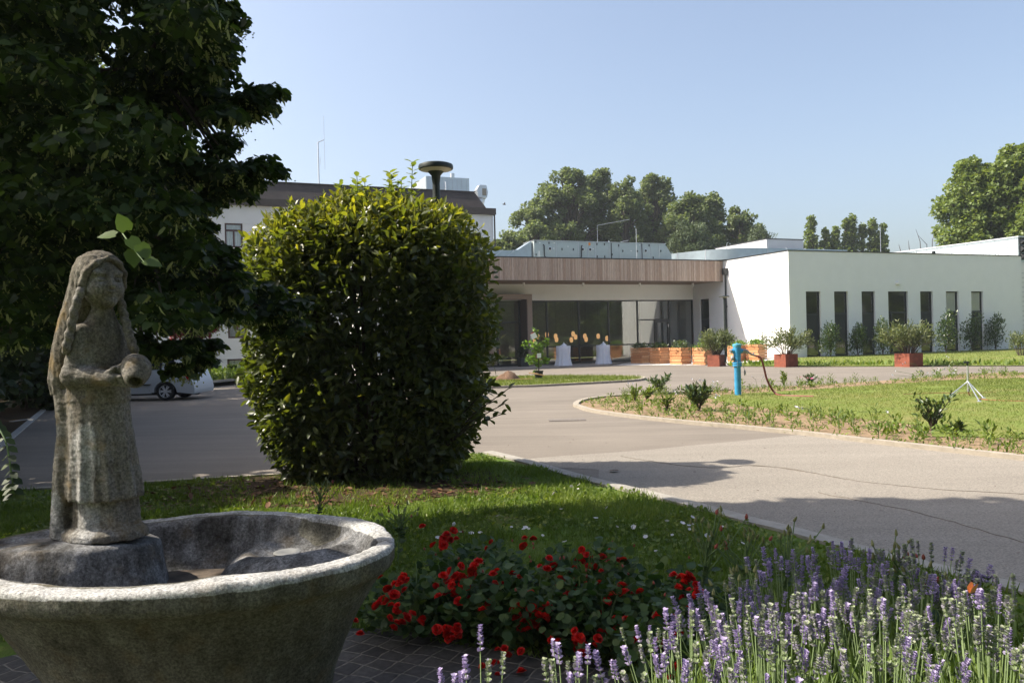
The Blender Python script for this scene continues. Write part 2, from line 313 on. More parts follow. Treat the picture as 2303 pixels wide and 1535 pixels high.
class MB:
    def __init__(s): s.v = []; s.f = []; s.var = []; s.cur = .5; s.sm = []
    def add(s, vs, fs, smooth=False):
        k = len(s.v); s.v += [tuple(map(float, p)) for p in vs]
        for f in fs: s.f.append(tuple(k+i for i in f)); s.var.append(s.cur); s.sm.append(smooth)
    def box(s, x0, x1, y0, y1, z0, z1):
        v = [(x, y, z) for x in (x0, x1) for y in (y0, y1) for z in (z0, z1)]
        s.add(v, [(0, 1, 3, 2), (4, 6, 7, 5), (0, 4, 5, 1), (2, 3, 7, 6), (0, 2, 6, 4), (1, 5, 7, 3)])
    def obox(s, c, ax, ay, az, hx, hy, hz):
        c = np.array(c, float); ax, ay, az = [np.array(a, float)/np.linalg.norm(a) for a in (ax, ay, az)]
        v = [c+ax*hx*i+ay*hy*j+az*hz*k for i in (-1, 1) for j in (-1, 1) for k in (-1, 1)]
        s.add(v, [(0, 1, 3, 2), (4, 6, 7, 5), (0, 4, 5, 1), (2, 3, 7, 6), (0, 2, 6, 4), (1, 5, 7, 3)])
    def tube(s, pts, r, n=8, cap=True):
        pts = [np.array(p, float) for p in pts]; r = [r]*len(pts) if np.isscalar(r) else list(r); vs = []
        prev = None
        for i, p in enumerate(pts):
            d = pts[min(i+1, len(pts)-1)]-pts[max(i-1, 0)]; d /= np.linalg.norm(d)+1e-9
            a = np.cross(d, (0, 0, 1.) if abs(d[2]) < .9 else (1., 0, 0)) if prev is None else prev-d*(prev@d)
            a /= np.linalg.norm(a); prev = a; b = np.cross(d, a)
            vs += [p+r[i]*(a*math.cos(2*math.pi*j/n)+b*math.sin(2*math.pi*j/n)) for j in range(n)]
        fs = [(i*n+j, i*n+(j+1) % n, (i+1)*n+(j+1) % n, (i+1)*n+j) for i in range(len(pts)-1) for j in range(n)]
        if cap: fs += [tuple(range(n))[::-1], tuple((len(pts)-1)*n+j for j in range(n))]
        s.add(vs, fs, True)
    def lathe(s, prof, n=24, c=(0, 0, 0), sx=1, sy=1, ax=None, caps=True):
        """prof [(r,z)]; optional axis frame ax=(ex,ey,ez)"""
        c = np.array(c, float); ex, ey, ez = [np.array(a, float) for a in (ax or ((1, 0, 0), (0, 1, 0), (0, 0, 1)))]; vs = []
        for r, z in prof:
            for j in range(n):
                t = 2*math.pi*j/n; vs.append(c+ex*r*sx*math.cos(t)+ey*r*sy*math.sin(t)+ez*z)
        m_ = len(prof)
        fs = [(i*n+j, i*n+(j+1) % n, (i+1)*n+(j+1) % n, (i+1)*n+j) for i in range(m_-1) for j in range(n)]
        if caps and prof[0][0] > 1e-4: fs.append(tuple(range(n))[::-1])
        if caps and prof[-1][0] > 1e-4: fs.append(tuple((m_-1)*n+j for j in range(n)))
        s.add(vs, fs, True)
    def prism(s, poly, z0, z1):
        n = len(poly); s.add([(x, y, z0) for x, y in poly]+[(x, y, z1) for x, y in poly],
            [tuple(range(n))[::-1], tuple(range(n, 2*n))]+[(i, (i+1) % n, n+(i+1) % n, n+i) for i in range(n)])
    def extr(s, poly, fn0, fn1):
        """poly of 2-d points mapped by fn0/fn1 to the two end faces"""
        n = len(poly); s.add([fn0(*p) for p in poly]+[fn1(*p) for p in poly],
            [tuple(range(n))[::-1], tuple(range(n, 2*n))]+[(i, (i+1) % n, n+(i+1) % n, n+i) for i in range(n)])
    def mesh(s, name, mt, bevel=0, recalc=True):
        me = bpy.data.meshes.new(name); me.from_pydata(s.v, [], s.f); me.materials.append(mt)
        a = me.attributes.new('var', 'FLOAT', 'FACE'); a.data.foreach_set('value', np.array(s.var, np.float32))
        me.polygons.foreach_set('use_smooth', s.sm)
        if recalc or bevel:
            bm = bmesh.new(); bm.from_mesh(me)
            if recalc: bmesh.ops.recalc_face_normals(bm, faces=bm.faces)
            if bevel:
                es = [e for e in bm.edges if len(e.link_faces) == 2 and e.calc_face_angle() > .6]
                bmesh.ops.bevel(bm, geom=es, offset=bevel, segments=2, profile=.6, affect='EDGES', clamp_overlap=True)
            bm.to_mesh(me); bm.free()
        try: me.set_sharp_from_angle(angle=.7)
        except Exception: pass
        return me
    def build(s, name, mt, parent=None, loc=None, rot=None, bevel=0): return link(name, s.mesh(name, mt, bevel), parent, loc, rot)

def sheet(name, poly, z, mt, kind='structure', label=None, sub=0):
    bm = bmesh.new(); vs = [bm.verts.new((x, y, z)) for x, y in poly]; f = bm.faces.new(vs)
    bmesh.ops.recalc_face_normals(bm, faces=[f])
    if f.normal.z < 0: f.normal_flip()
    bmesh.ops.triangulate(bm, faces=bm.faces)
    me = bpy.data.meshes.new(name); bm.to_mesh(me); bm.free(); me.materials.append(mt)
    return tag(link(name, me), label, None, None, kind)
def ribbon(name, line, wid, z0, z1, mt, kind='structure', closed=False):
    """flat-topped strip of width wid along line, its left side on the line"""
    P = [np.array(p) for p in line]; n = len(P); L = []; R = []
    for i in range(n):
        d = P[min(i+1, n-1)]-P[max(i-1, 0)]; d /= np.linalg.norm(d); nn = np.array([-d[1], d[0]]); L.append(P[i]); R.append(P[i]+nn*wid)
    b = MB(); vs = []
    for i in range(n): vs += [(*L[i], z0), (*L[i], z1), (*R[i], z1), (*R[i], z0)]
    fs = [(i*4+j, i*4+(j+1) % 4, i*4+4+(j+1) % 4, i*4+4+j) for i in range(n-1) for j in range(4)]+[(0, 1, 2, 3), tuple(4*(n-1)+j for j in (3, 2, 1, 0))]
    b.add(vs, fs); o = b.build(name, mt)
    if kind: o['kind'] = kind
    return o
def smooth_line(pts, n=6):
    P = np.array(pts, float); P = np.vstack([2*P[0]-P[1], P, 2*P[-1]-P[-2]]); out = []
    for i in range(1, len(P)-2):
        for k in range(n):
            t = k/n; a, b_, c, d = P[i-1:i+3]
            out.append(.5*((2*b_)+(-a+c)*t+(2*a-5*b_+4*c-d)*t*t+(-a+3*b_-3*c+d)*t**3))
    out.append(P[-2]); return [tuple(p) for p in out]

# leaf templates: (verts(x across, y along, z up), tris)
def T(vs, fs): return np.array(vs, float), np.array(fs, int)
T_OVAL = T([(0, 0, 0), (.20, .33, .05), (.19, .66, .04), (0, 1, -.06), (-.19, .66, .04), (-.20, .33, .05), (0, .5, -.01)], [(0, 1, 6), (1, 2, 6), (2, 3, 6), (3, 4, 6), (4, 5, 6), (5, 0, 6)])
T_HEART = T([(0, .06, 0), (.26, -.04, .03), (.47, .25, .05), (.36, .62, .0), (0, 1, -.12), (-.36, .62, .0), (-.47, .25, .05), (-.26, -.04, .03), (0, .45, -.03)], [(0, 1, 8), (1, 2, 8), (2, 3, 8), (3, 4, 8), (4, 5, 8), (5, 6, 8), (6, 7, 8), (7, 0, 8)])
T_STRAP = T([(-.06, 0, 0), (.06, 0, 0), (.10, .5, .05), (-.10, .5, .05), (0, 1, -.06)], [(0, 1, 2), (0, 2, 3), (3, 2, 4)])
T_BLADE = T([(-.05, 0, 0), (.05, 0, 0), (.0, 1, .22)], [(0, 1, 2)])
T_TUFT = T([(0, 0, 0), (.42, .35, .12), (.3, .8, -.02), (0, 1, -.1), (-.34, .75, .1), (-.4, .3, -.05)], [(0, 1, 2), (0, 2, 3), (0, 3, 4), (0, 4, 5)])
T_ROUND = T([(0, 0, 0), (.3, .15, .04), (.4, .5, .06), (.22, .88, .02), (0, 1, -.03), (-.22, .88, .02), (-.4, .5, .06), (-.3, .15, .04)], [(0, 1, 2), (0, 2, 3), (0, 3, 4), (0, 4, 5), (0, 5, 6), (0, 6, 7)])
def unit(a): return a/(np.linalg.norm(a, axis=-1, keepdims=True)+1e-9)
def leaves(name, pos, axis, nrm, size, tpl, mt, var=None, width=1., parent=None, link_it=True):
    tv, tf = tpl; n = len(pos); axis = unit(np.asarray(axis, float)); side = unit(np.cross(axis, nrm)); nr = np.cross(side, axis)
    size = np.broadcast_to(np.asarray(size, float), (n,)); width = np.broadcast_to(np.asarray(width, float), (n,))
    V = pos[:, None, :]+size[:, None, None]*(tv[None, :, 0:1]*width[:, None, None]*side[:, None]+tv[None, :, 1:2]*axis[:, None]+tv[None, :, 2:3]*nr[:, None])
    F = (tf[None]+(np.arange(n)*len(tv))[:, None, None]).reshape(-1, 3)
    var = rng.random(n) if var is None else np.clip(var, 0, 1)
    me = np_mesh(name, V.reshape(-1, 3), [F], mt, var=np.repeat(var, len(tf)))
    return link(name, me, parent) if link_it else me
def rdir(n): return unit(rng.normal(size=(n, 3)))
def ball(n, inner=.0):
    d = rdir(n); return d*((inner**3+rng.random(n)*(1-inner**3))**(1/3))[:, None]
def in_poly(P, poly):
    x, y = P[:, 0], P[:, 1]; c = np.zeros(len(P), bool); n = len(poly)
    for i in range(n):
        (x0, y0), (x1, y1) = poly[i], poly[i-1]
        c ^= ((y0 > y) != (y1 > y)) & (x < (x1-x0)*(y-y0)/(y1-y0+1e-12)+x0)
    return c
def scatter(poly, n):
    P = np.array(poly); lo, hi = P.min(0), P.max(0); q = lo+rng.random((int(n*3)+50, 2))*(hi-lo); q = q[in_poly(q, poly)]
    return q[:n]
def wnoise(P, f=1., seed=0):
    r = np.random.default_rng(seed); v = np.zeros(len(P))
    for k in range(6):
        d = r.normal(size=P.shape[1])*f*(1+.5*k); v += np.sin(P@d+r.random()*6.3)
    return v/3.5

# surface nets over a signed distance function
def sdf_mesh(name, fn, lo, hi, h, mt, attrs=None):
    lo = np.array(lo, float); n = np.ceil((np.array(hi)-lo)/h).astype(int)+1
    g = np.stack(np.meshgrid(*[lo[i]+h*np.arange(n[i]) for i in range(3)], indexing='ij'), -1)
    v = fn(g.reshape(-1, 3)).reshape(n); ins = v < 0
    c = [(i, j, k) for i in (0, 1) for j in (0, 1) for k in (0, 1)]
    sl = lambda a, o: a[o[0]:o[0]+n[0]-1, o[1]:o[1]+n[1]-1, o[2]:o[2]+n[2]-1]
    cnt = sum(sl(ins, o).astype(np.int8) for o in c); mask = (cnt > 0) & (cnt < 8)
    idx = -np.ones(mask.shape, int); ids = np.argwhere(mask); idx[mask] = np.arange(len(ids))
    acc = np.zeros((len(ids), 3)); num = np.zeros(len(ids))
    for a in c:
        for ax in range(3):
            if a[ax]: continue
            b_ = list(a); b_[ax] = 1
            va = v[tuple((ids+a).T)]; vb = v[tuple((ids+b_).T)]; cr = (va < 0) != (vb < 0)
            t = np.where(cr, va/(va-vb+1e-12), 0); p = np.array(a, float)+np.zeros((len(ids), 3)); p[:, ax] += t
            acc[cr] += p[cr]; num[cr] += 1
    V = lo+h*(ids+acc/num[:, None]); Fs = []
    for ax in range(3):
        o = [0, 0, 0]; o[ax] = 1; u, w_ = [(1, 2), (2, 0), (0, 1)][ax]
        A = ins[:n[0]-o[0], :n[1]-o[1], :n[2]-o[2]]; B = ins[o[0]:, o[1]:, o[2]:]
        e = np.argwhere(A != B); e = e[(e[:, u] > 0) & (e[:, w_] > 0) & (e[:, u] < n[u]-1) & (e[:, w_] < n[w_]-1)]
        du = np.zeros(3, int); du[u] = 1; dw = np.zeros(3, int); dw[w_] = 1
        q = np.stack([idx[tuple((e-du-dw).T)], idx[tuple((e-dw).T)], idx[tuple(e.T)], idx[tuple((e-du).T)]], 1)
        s = A[tuple(e.T)]; q[~s] = q[~s][:, ::-1]; Fs.append(q)
    F = np.concatenate(Fs); F = F[(F >= 0).all(1)]
    me = np_mesh(name, V, [F], mt, None, smooth=True)
    for nm, fn2 in (attrs or {}).items():
        a = me.attributes.new(nm, 'FLOAT', 'POINT'); a.data.foreach_set('value', fn2(V).astype(np.float32))
    return me
def s_ell(p, c, r):
    q = p-np.array(c); r = np.broadcast_to(np.array(r, float), (3,)); k0 = np.linalg.norm(q/r, axis=1); k1 = np.linalg.norm(q/r**2, axis=1); return k0*(k0-1)/(k1+1e-9)
def s_cap(p, a, b, ra, rb=None):
    a = np.array(a, float); b = np.array(b, float); rb = ra if rb is None else rb; d = b-a; t = np.clip((p-a)@d/(d@d), 0, 1)
    return np.linalg.norm(p-a-t[:, None]*d, axis=1)-(ra+(rb-ra)*t)
def s_col(p, tab, fold=None):
    tab = np.array(tab, float); z = p[:, 2]; cx, cy, rx, ry = [np.interp(z, tab[:, 0], tab[:, k]) for k in (1, 2, 3, 4)]
    dx, dy = (p[:, 0]-cx)/rx, (p[:, 1]-cy)/ry; k = np.hypot(dx, dy)
    if fold is not None: k = k-fold(np.arctan2(dy, dx), z)
    return np.maximum((k-1)*np.minimum(rx, ry), np.maximum(tab[0, 0]-z, z-tab[-1, 0]))
def smin(a, b, k=.02):
    h = np.clip(.5+.5*(b-a)/k, 0, 1); return b*(1-h)+a*h-k*h*(1-h)
def smax(a, b, k=.02): return -smin(-a, -b, k)


# ------------------------------------------------------------------ the setting
sheet('ground', [(-300, -120), (300, -120), (300, 400), (-300, 400)], -.4, M['field'])
road_poly = [(-14.2, 10), (-8.6, 10), (-3, -8), (40, -8), (60, 40), (42, 62), (-22, 62), (-40, 56), (-40, 30), (-18, 30)]
gx, gy = np.arange(-41, 61, .75), np.arange(-9, 63, .75); nx, ny = len(gx), len(gy)
GV = np.stack(np.meshgrid(gx, gy, indexing='ij'), -1).reshape(-1, 2); ii, jj = np.meshgrid(np.arange(nx-1), np.arange(ny-1), indexing='ij'); q0 = (ii*ny+jj).ravel()
GF = np.stack([q0, q0+ny, q0+ny+1, q0+1], 1); GF = GF[in_poly(GV[GF].mean(1), road_poly)]
tag(link('road', np_mesh('road', np.c_[GV, gz(GV[:, 0], GV[:, 1])], [GF], M['asphalt'], None, True)), None, None, None, 'structure')
seam = [(1135, 1036), (1250, 1026), (1370, 1018), (1460, 1011), (1550, 1002), (1680, 990), (1800, 977)]
old = [(1, 9.6), (-.2, 10.2)]+gpl(seam)+[(60, 24), (60, -8), (-1, -8)]
sheet('old_road', old, .004, M['asphalt_old'])
kerb_line = smooth_line(gpl([(1085, 1024), (1165, 1045), (1299, 1085), (1433, 1119), (1549, 1149), (1674, 1185), (1744, 1202), (1918, 1252), (2197, 1325), (2303, 1352)])+[(4.05, 2.4), (5.3, 0)], 4)
back_line = [(-.75, 11.05), (-1.4, 10.75), (-2.77, 9.68), (-5.49, 9.05), (-9, 8.6), (-14, 8.2)]
near_lawn = [(x, y) for x, y in kerb_line[:-1]]+[(6, -6), (-16, -6), (-16, 8.1)]+back_line[::-1]
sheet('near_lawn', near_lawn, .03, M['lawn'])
ribbon('kerb', kerb_line, .16, -.02, .055, M['kerb'])
ribbon('back_kerb', back_line, .09, -.02, .05, M['pale_kerb'])
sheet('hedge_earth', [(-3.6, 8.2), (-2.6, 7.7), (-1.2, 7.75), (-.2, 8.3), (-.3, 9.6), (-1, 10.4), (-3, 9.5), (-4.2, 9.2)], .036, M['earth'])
sheet('sett_paving', smooth_line([(-3, 1.0), (-3, 3.6), (-2, 4.35), (-.9, 4.38), (-.2, 4.25), (.25, 3.95), (.5, 3.4), (.5, 1.0)], 4), .04, M['setts'])
# road island on the right: soil bed with a lawn inside
isl_low = [(1289, 913), (1305, 920), (1335, 928), (1420, 940), (1550, 954), (1650, 963), (1720, 970), (1800, 978), (1900, 990), (2000, 1002), (2150, 1019), (2303, 1036)]
isl_up = [(2303, 838), (2217, 840), (2110, 847), (2000, 856), (1900, 862), (1800, 868), (1700, 873), (1638, 879), (1480, 887), (1372, 893), (1335, 897), (1311, 901), (1296, 906)]
iL = gpl(isl_low); iU = gpl(isl_up); extra = [(20, 8.6), (34, 22), (34, 28)]
island = smooth_line(iL, 4)+extra+smooth_line(iU, 4)
sheet('planting_bed', island, .02, M['bed'])
ribbon('island_kerb', smooth_line(iU[-6:]+iL, 5)+[(20, 8.6)], .13, -.02, .06, M['pale_kerb'])
isl_lawn = gpl([(1590, 897), (1640, 908), (1700, 918), (1850, 934), (2000, 951), (2100, 964), (2303, 988)])+[(20, 11.5), (30, 22)]+gpl([(2303, 851), (2150, 856), (2000, 865), (1830, 877), (1700, 885), (1630, 889)])
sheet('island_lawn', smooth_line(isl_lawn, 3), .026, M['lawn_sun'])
tip = gpl([(1110, 873), (1200, 870), (1300, 865), (1400, 859.5), (1440, 856), (1452, 852), (1440, 848.5), (1400, 846.5), (1300, 845.5), (1200, 846.5), (1130, 848)])
far_isl = smooth_line([(-6, 24.2)]+tip+[(-4, 33.5)], 4)
sheet('far_lawn', far_isl, .03, M['lawn_sun'])
ribbon('far_island_kerb', far_isl, .14, -.02, .07, M['pale_kerb'])
wing_lawn = gpl([(1640, 824), (1840, 824.5), (2019, 824), (2072, 823.5), (2303, 823)])+[(40, 36), (60, 60)]
Kc = gp(1778, 805.); D1 = np.array([math.cos(AZ), math.sin(AZ), 0]); D2 = np.array([-math.sin(AZ), math.cos(AZ), 0])
def bw(u, v, z=0): return Kc+u*D1+v*D2+np.array([0, 0, z])     # building frame -> world
sheet('wing_lawn', wing_lawn+[tuple(bw(20.5, 0)[:2]), tuple(bw(0, 0)[:2]), tuple(gp(1640, 822)[:2])], .03, M['lawn_sun'])
def gsheet(name, poly, dz, mt, step=.35):
    P = np.array(poly); gx, gy = np.arange(P[:, 0].min(), P[:, 0].max()+step, step), np.arange(P[:, 1].min(), P[:, 1].max()+step, step); ny = len(gy)
    V = np.stack(np.meshgrid(gx, gy, indexing='ij'), -1).reshape(-1, 2); ii, jj = np.meshgrid(np.arange(len(gx)-1), np.arange(ny-1), indexing='ij'); q0 = (ii*ny+jj).ravel(); F = np.stack([q0, q0+ny, q0+ny+1, q0+1], 1); F = F[in_poly(V[F].mean(1), poly)]
    return tag(link(name, np_mesh(name, np.c_[V, gz(V[:, 0], V[:, 1])+dz], [F], mt, None, True)), None, None, None, 'structure')
gsheet('gravel_strip', [tuple(bw(*p)[:2]) for p in [(-9.6, 4.2), (-5.6, -1.2), (-3.2, -2.2), (-1.0, -2.0), (-.05, -.1), (-.05, 9.5), (-5, 9.5)]], .022, M['gravel'])
gsheet('entrance_paving', [tuple(bw(*p)[:2]) for p in [(-26, 5.4), (-9.4, 5.4), (-5.5, 9.6), (-26, 9.6)]], .012, M['paving'])
left_bank = [(-14.3, 10), (-8.9, 10), (-8.2, 12.6), (-13.5, 23.4), (-22, 40), (-40, 40), (-40, 8)]
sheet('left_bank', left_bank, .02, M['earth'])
ribbon('white_edge_line', [(-7.9, 12.3), (-8.3, 13.0), (-13.4, 23.4), (-18, 33)], .12, -.02, .03, M['paint'])
ribbon('parking_line', [tuple(gp(63, 944)[:2]), tuple(gp(20, 950)[:2])], .1, 0, .03, M['paint'])
sheet('building_border', [tuple(p) for p in gpl([(452, 868), (470, 860), (520, 855), (600, 850)])]+[(-14, 50.5), (-24, 46), (-15.5, 34)], .03, M['lawn_sun'])
ribbon('border_kerb', gpl([(452, 869), (470, 860.5), (520, 855.5), (600, 850.5)]), .14, -.02, .08, M['pale_kerb'])
def crack(pts, wd=.010):
    P = np.array(smooth_line(gpl(pts), 7)); P[1:-1] += rng.normal(size=(len(P)-2, 2))*.012
    ribbon('road_crack', [tuple(p) for p in P], wd, .0045, .009, M['crack'])
M['crack'] = mat('tar_crack', (.165, .145, .122), .9, var=.25, scale=20)
crack([(1395, 1026), (1480, 1040), (1600, 1052), (1700, 1047), (1800, 1060), (1930, 1082), (2100, 1100), (2303, 1112)])
crack([(1840, 1108), (1960, 1132), (2060, 1152), (2160, 1180), (2303, 1222)])
crack([(1690, 1048), (1760, 1052), (1830, 1064), (1900, 1078)], .009)

# ------------------------------------------------------------------ the low white building with its timber canopy
RZ = AZ
def facade(b, holes, a0, a1, z0, z1, to3, depth):
    A = sorted({a0, a1, *[h[0] for h in holes], *[h[1] for h in holes]}); Z = sorted({z0, z1, *[h[2] for h in holes], *[h[3] for h in holes]})
    for i in range(len(A)-1):
        for j in range(len(Z)-1):
            ca, cz = (A[i]+A[i+1])/2, (Z[j]+Z[j+1])/2
            if any(h[0] < ca < h[1] and h[2] < cz < h[3] for h in holes): continue
            b.add([to3(A[i], Z[j], 0), to3(A[i+1], Z[j], 0), to3(A[i+1], Z[j+1], 0), to3(A[i], Z[j+1], 0)], [(0, 1, 2, 3)])
    for h in holes:
        c = [(h[0], h[2]), (h[1], h[2]), (h[1], h[3]), (h[0], h[3])]
        for k in range(4):
            p, q = c[k], c[(k+1) % 4]
            b.add([to3(*p, 0), to3(*q, 0), to3(*q, depth), to3(*p, depth)], [(0, 1, 2, 3)])
ROOF = 6.365
bld = thing('community_building', 'long low white flat roofed building with timber clad canopy and tall slit windows', 'building', tuple(Kc), RZ)
wins = [(1.27, 2.41), (3.47, 4.58), (5.68, 6.80), (7.893, 9.604), (10.67, 11.80), (12.99, 14.16), (15.33, 16.476)]
b = MB(); facade(b, [(a, c, .0, 3.956) for a, c in wins], 0, 20.3, -.05, ROOF, lambda a, z, d: (a, d, z), .13)
link('front_wall', b.mesh('front_wall', M['stucco'], recalc=False), bld)
b = MB(); facade(b, [(7.82, 8.885, -.15, 3.962)], 0, 9.62, -.25, ROOF, lambda a, z, d: (d, a, z), .13)
facade(b, [], 9.62, 22, -.25, ROOF, lambda a, z, d: (d, a, z), .13)
link('side_wall', b.mesh('side_wall', M['stucco'], recalc=False), bld)
b = MB(); b.box(20.1, 20.298, .01, 22, -.05, ROOF-.002); b.box(-24, 20.3, 22, 22.2, -.05, ROOF); b.box(-24.2, -24, 6.3, 22.2, -.05, ROOF); b.build('rear_wall', M['stucco'], bld)
b = MB(); b.box(-24, -.02, 6.26, 21.99, ROOF-.2, ROOF-.05); b.box(.02, 20.09, .03, 21.99, ROOF-.2, ROOF-.05); b.build('roof', M['zinc'], bld)
b = MB(); e = .035
b.box(-e, 20.3+e, -e, .12, ROOF, ROOF+.055); b.box(-e, .12, .12, 6.18, ROOF, ROOF+.055); b.box(20.18, 20.3+e, .12, 22, ROOF, ROOF+.055)
b.box(-24, .12, 6.18, 6.34, ROOF+.004, ROOF+.059); b.build('roof_edge', M['black_trim'], bld)
b = MB(); b.box(-24, -.02, 9.6, 9.7, 3.98, 5.06); b.box(-24, -16.7, 9.6, 9.7, -.25, 3.98); b.build('entrance_wall', M['stucco'], bld)
b = MB(); b.box(-23.9, -.025, 9.7, 21.9, -.24, -.19); b.build('floor', M['room_floor'], bld)
b = MB(); b.box(-23.9, -.03, 16.6, 16.7, 0, 6.1); b.box(-3.6, -3.5, 12.5, 16.6, 0, 6.1); b.box(.2, 20, 5, 5.1, 0, 6.1); b.box(-23.9, -.03, 9.75, 16.55, 4.2, 4.25); b.build('inner_wall', M['room'], bld)
b = MB(); b.box(-23.9, -.03, 6.30, 9.59, 5.03, 5.06); b.build('soffit', M['soffit'], bld)
b = MB(); b.box(-24, -.015, 6.235, 6.3, 5.035, ROOF); b.build('canopy_backing', M['black_trim'], bld)
b = MB(); x = -24
while x < -.03:
    wd = random.choice([.05, .07, .07, .095, .12]); wd = min(wd, -.012-x); b.cur = random.random()
    b.box(x, x+wd, 6.195, 6.232, 5.02, ROOF-.005); x += wd+.016
b.build('timber_cladding', M['batten'], bld)
b = MB(); b.box(-24, -.015, 6.18, 6.30, 4.992, 5.018); b.build('canopy_lower_trim', M['taupe_dark'], bld)
for u in (-13.58, -9.42, -5.2, -1.01):
    b = MB(); b.lathe([(.075, 4.8), (.075, 5.03)], 14, (u, 8.2, 0)); b.build('ceiling_spot', M['white_plastic'], bld)
# slit windows
def frame_mb(wd, ht, rails, fw_=.07, muls=()):
    b = MB(); b.box(0, fw_, 0, .07, 0, ht); b.box(wd-fw_-.02, wd, 0, .07, 0, ht)
    for z in [(0, fw_), (ht-fw_, ht)]+[(r-.06, r+.06) for r in rails]: b.box(fw_, wd-fw_-.02, .002, .068, *z)
    for x, z0, z1 in muls: b.box(x-.06, x+.06, .004, .066, z0, z1)
    return b
def pane(wd, z0, z1, x0=.07, x1=None):
    x1 = wd-.09 if x1 is None else x1; b = MB(); b.add([(x0, .035, z0), (x1, .035, z0), (x1, .035, z1), (x0, .035, z1)], [(0, 1, 2, 3)]); return b
proto = None
for i, (a, c) in enumerate(wins):
    wd = c-a
    if i == 3:
        wn = frame_mb(wd, 3.95, [2.62], .07, [(.4, .07, 2.56)]).build('glazed_door', M['dark_frame'], bld, (a, .13, 0))
        pane(wd, 2.68, 3.88).build('pane', M['glass'], wn); pane(wd, .07, 2.56, .07, .34).build('pane', M['glass'], wn); pane(wd, .07, 2.56, .46).build('pane', M['glass'], wn)
        b = MB(); b.box(.60, .64, -.05, -.001, 1.0, 1.3); b.build('handle', M['alu'], wn); continue
    if proto is None:
        wn = frame_mb(1.12, 3.95, [2.6, .97]).build('slit_window', M['dark_frame'], bld); proto = wn
        pane(1.12, 2.66, 3.88).build('pane', M['glass'], wn); pane(1.12, 1.03, 2.54).build('pane', M['glass_dark'], wn); pane(1.12, .07, .91).build('pane', M['glass'], wn)
    else: wn = copy_tree(proto, bld)
    wn.location = (a, .13, 0); wn.scale = (wd/1.12, 1, 1)
    if i >= 5:
        b = MB(); b.box(.075, 1.02, .075, .09, 1.0, 3.9); b.build('reflection_panel', M['reflection_panel'], wn)  # pale sheet painting in the reflection of a white structure
wn = frame_mb(1.065, 3.955, [2.6], .09).build('side_window', M['dark_frame'], bld, (.13, 8.885, 0), (0, 0, -math.pi/2))
pane(1.065, 2.66, 3.87).build('pane', M['glass'], wn); pane(1.065, .07, 2.54).build('pane', M['glass_dark'], wn)
# glazed front under the canopy
mul = [-12.84, -11.35, -9.02, -6.77, -4.52, -1.98, -.045]
b = MB(); d0, d1 = 9.66, 9.78
for x in mul: b.box(x-.045, x+.045, d0, d1, -.2, 4.0)
b.box(-12.8, -.09, d0+.003, d1-.003, 3.89, 3.975); b.box(-12.8, -.09, d0+.003, d1-.003, -.2, -.09)
b.box(-12.8, -4.56, d0+.005, d1-.005, .93, 1.01); b.box(-4.48, -2.02, d0+.005, d1-.005, 2.58, 2.66); b.box(-4.48, -3.2, d0+.005, d1-.005, .93, 1.01)
b.box(-3.2, -3.1, d0+.006, d1-.006, -.09, 2.58)
gf = b.build('glass_front', M['dark_frame'], bld)
def gpane(x0, x1, z0, z1):
    b = MB(); b.add([(x0, 9.72, z0), (x1, 9.72, z0), (x1, 9.72, z1), (x0, 9.72, z1)], [(0, 1, 2, 3)]); b.build('pane', M['glass'], gf)
for i in range(4): gpane(mul[i]+.045, mul[i+1]-.045, 1.01, 3.89); gpane(mul[i]+.045, mul[i+1]-.045, -.09, .93)
gpane(-4.47, -2.03, 2.66, 3.89); gpane(-4.47, -3.2, 1.01, 2.58); gpane(-4.47, -3.2, -.09, .93); gpane(-1.93, -.09, -.09, 3.89)
b = MB()
for x0, x1, z0, z1 in ((-3.09, -2.97, .1, 2.57), (-2.15, -2.03, .1, 2.57), (-2.97, -2.15, .1, .25), (-2.97, -2.15, 2.42, 2.57)): b.box(x0, x1, 9.645, 9.735, z0, z1)
dr = b.build('glass_door', M['dark_frame'], bld)
b = MB(); b.add([(-2.97, 9.70, .25), (-2.15, 9.70, .25), (-2.15, 9.70, 2.42), (-2.97, 9.70, 2.42)], [(0, 1, 2, 3)]); b.build('pane', M['glass'], dr)
for z in (.5, 2.1):
    b = MB(); b.box(-2.14, -2.08, 9.615, 9.644, z, z+.2); b.build('hinge', M['alu'], dr)
# portal
b = MB(); b.box(-13.19, -12.86, 8.6, 9.75, -.22, 4.33); b.box(-16.7, -13.19, 8.6, 9.75, 4.02, 4.33); b.box(-16.7, -16.4, 8.6, 9.75, -.22, 4.02)
pt = b.build('entrance_portal', M['taupe'], bld)
b = MB(); b.box(-13.24, -13.192, 8.63, 9.75, -.2, 4.0); b.build('portal_lining', M['taupe_dark'], pt)
b = MB(); b.box(-13.03, -12.97, 8.575, 8.599, 1.45, 1.68); b.build('door_phone', M['alu'], pt)
b = MB(); b.box(-13.03, -12.96, 8.58, 8.599, .75, .85); b.build('door_button', M['white_plastic'], pt)
b = MB()
for x in (-16.35, -14.85, -13.32): b.box(x-.05, x+.05, 9.6, 9.7, -.2, 4.01)
b.box(-16.3, -13.37, 9.603, 9.697, 2.55, 2.66); b.box(-16.3, -13.37, 9.603, 9.697, -.2, -.1)
sd = b.build('sliding_door', M['dark_frame'], bld)
for x0, x1 in ((-16.3, -14.9), (-14.8, -13.37)):
    for z0, z1 in ((-.1, 2.55), (2.66, 4.0)):
        b = MB(); b.add([(x0, 9.65, z0), (x1, 9.65, z0), (x1, 9.65, z1), (x0, 9.65, z1)], [(0, 1, 2, 3)]); b.build('pane', M['glass'], sd)
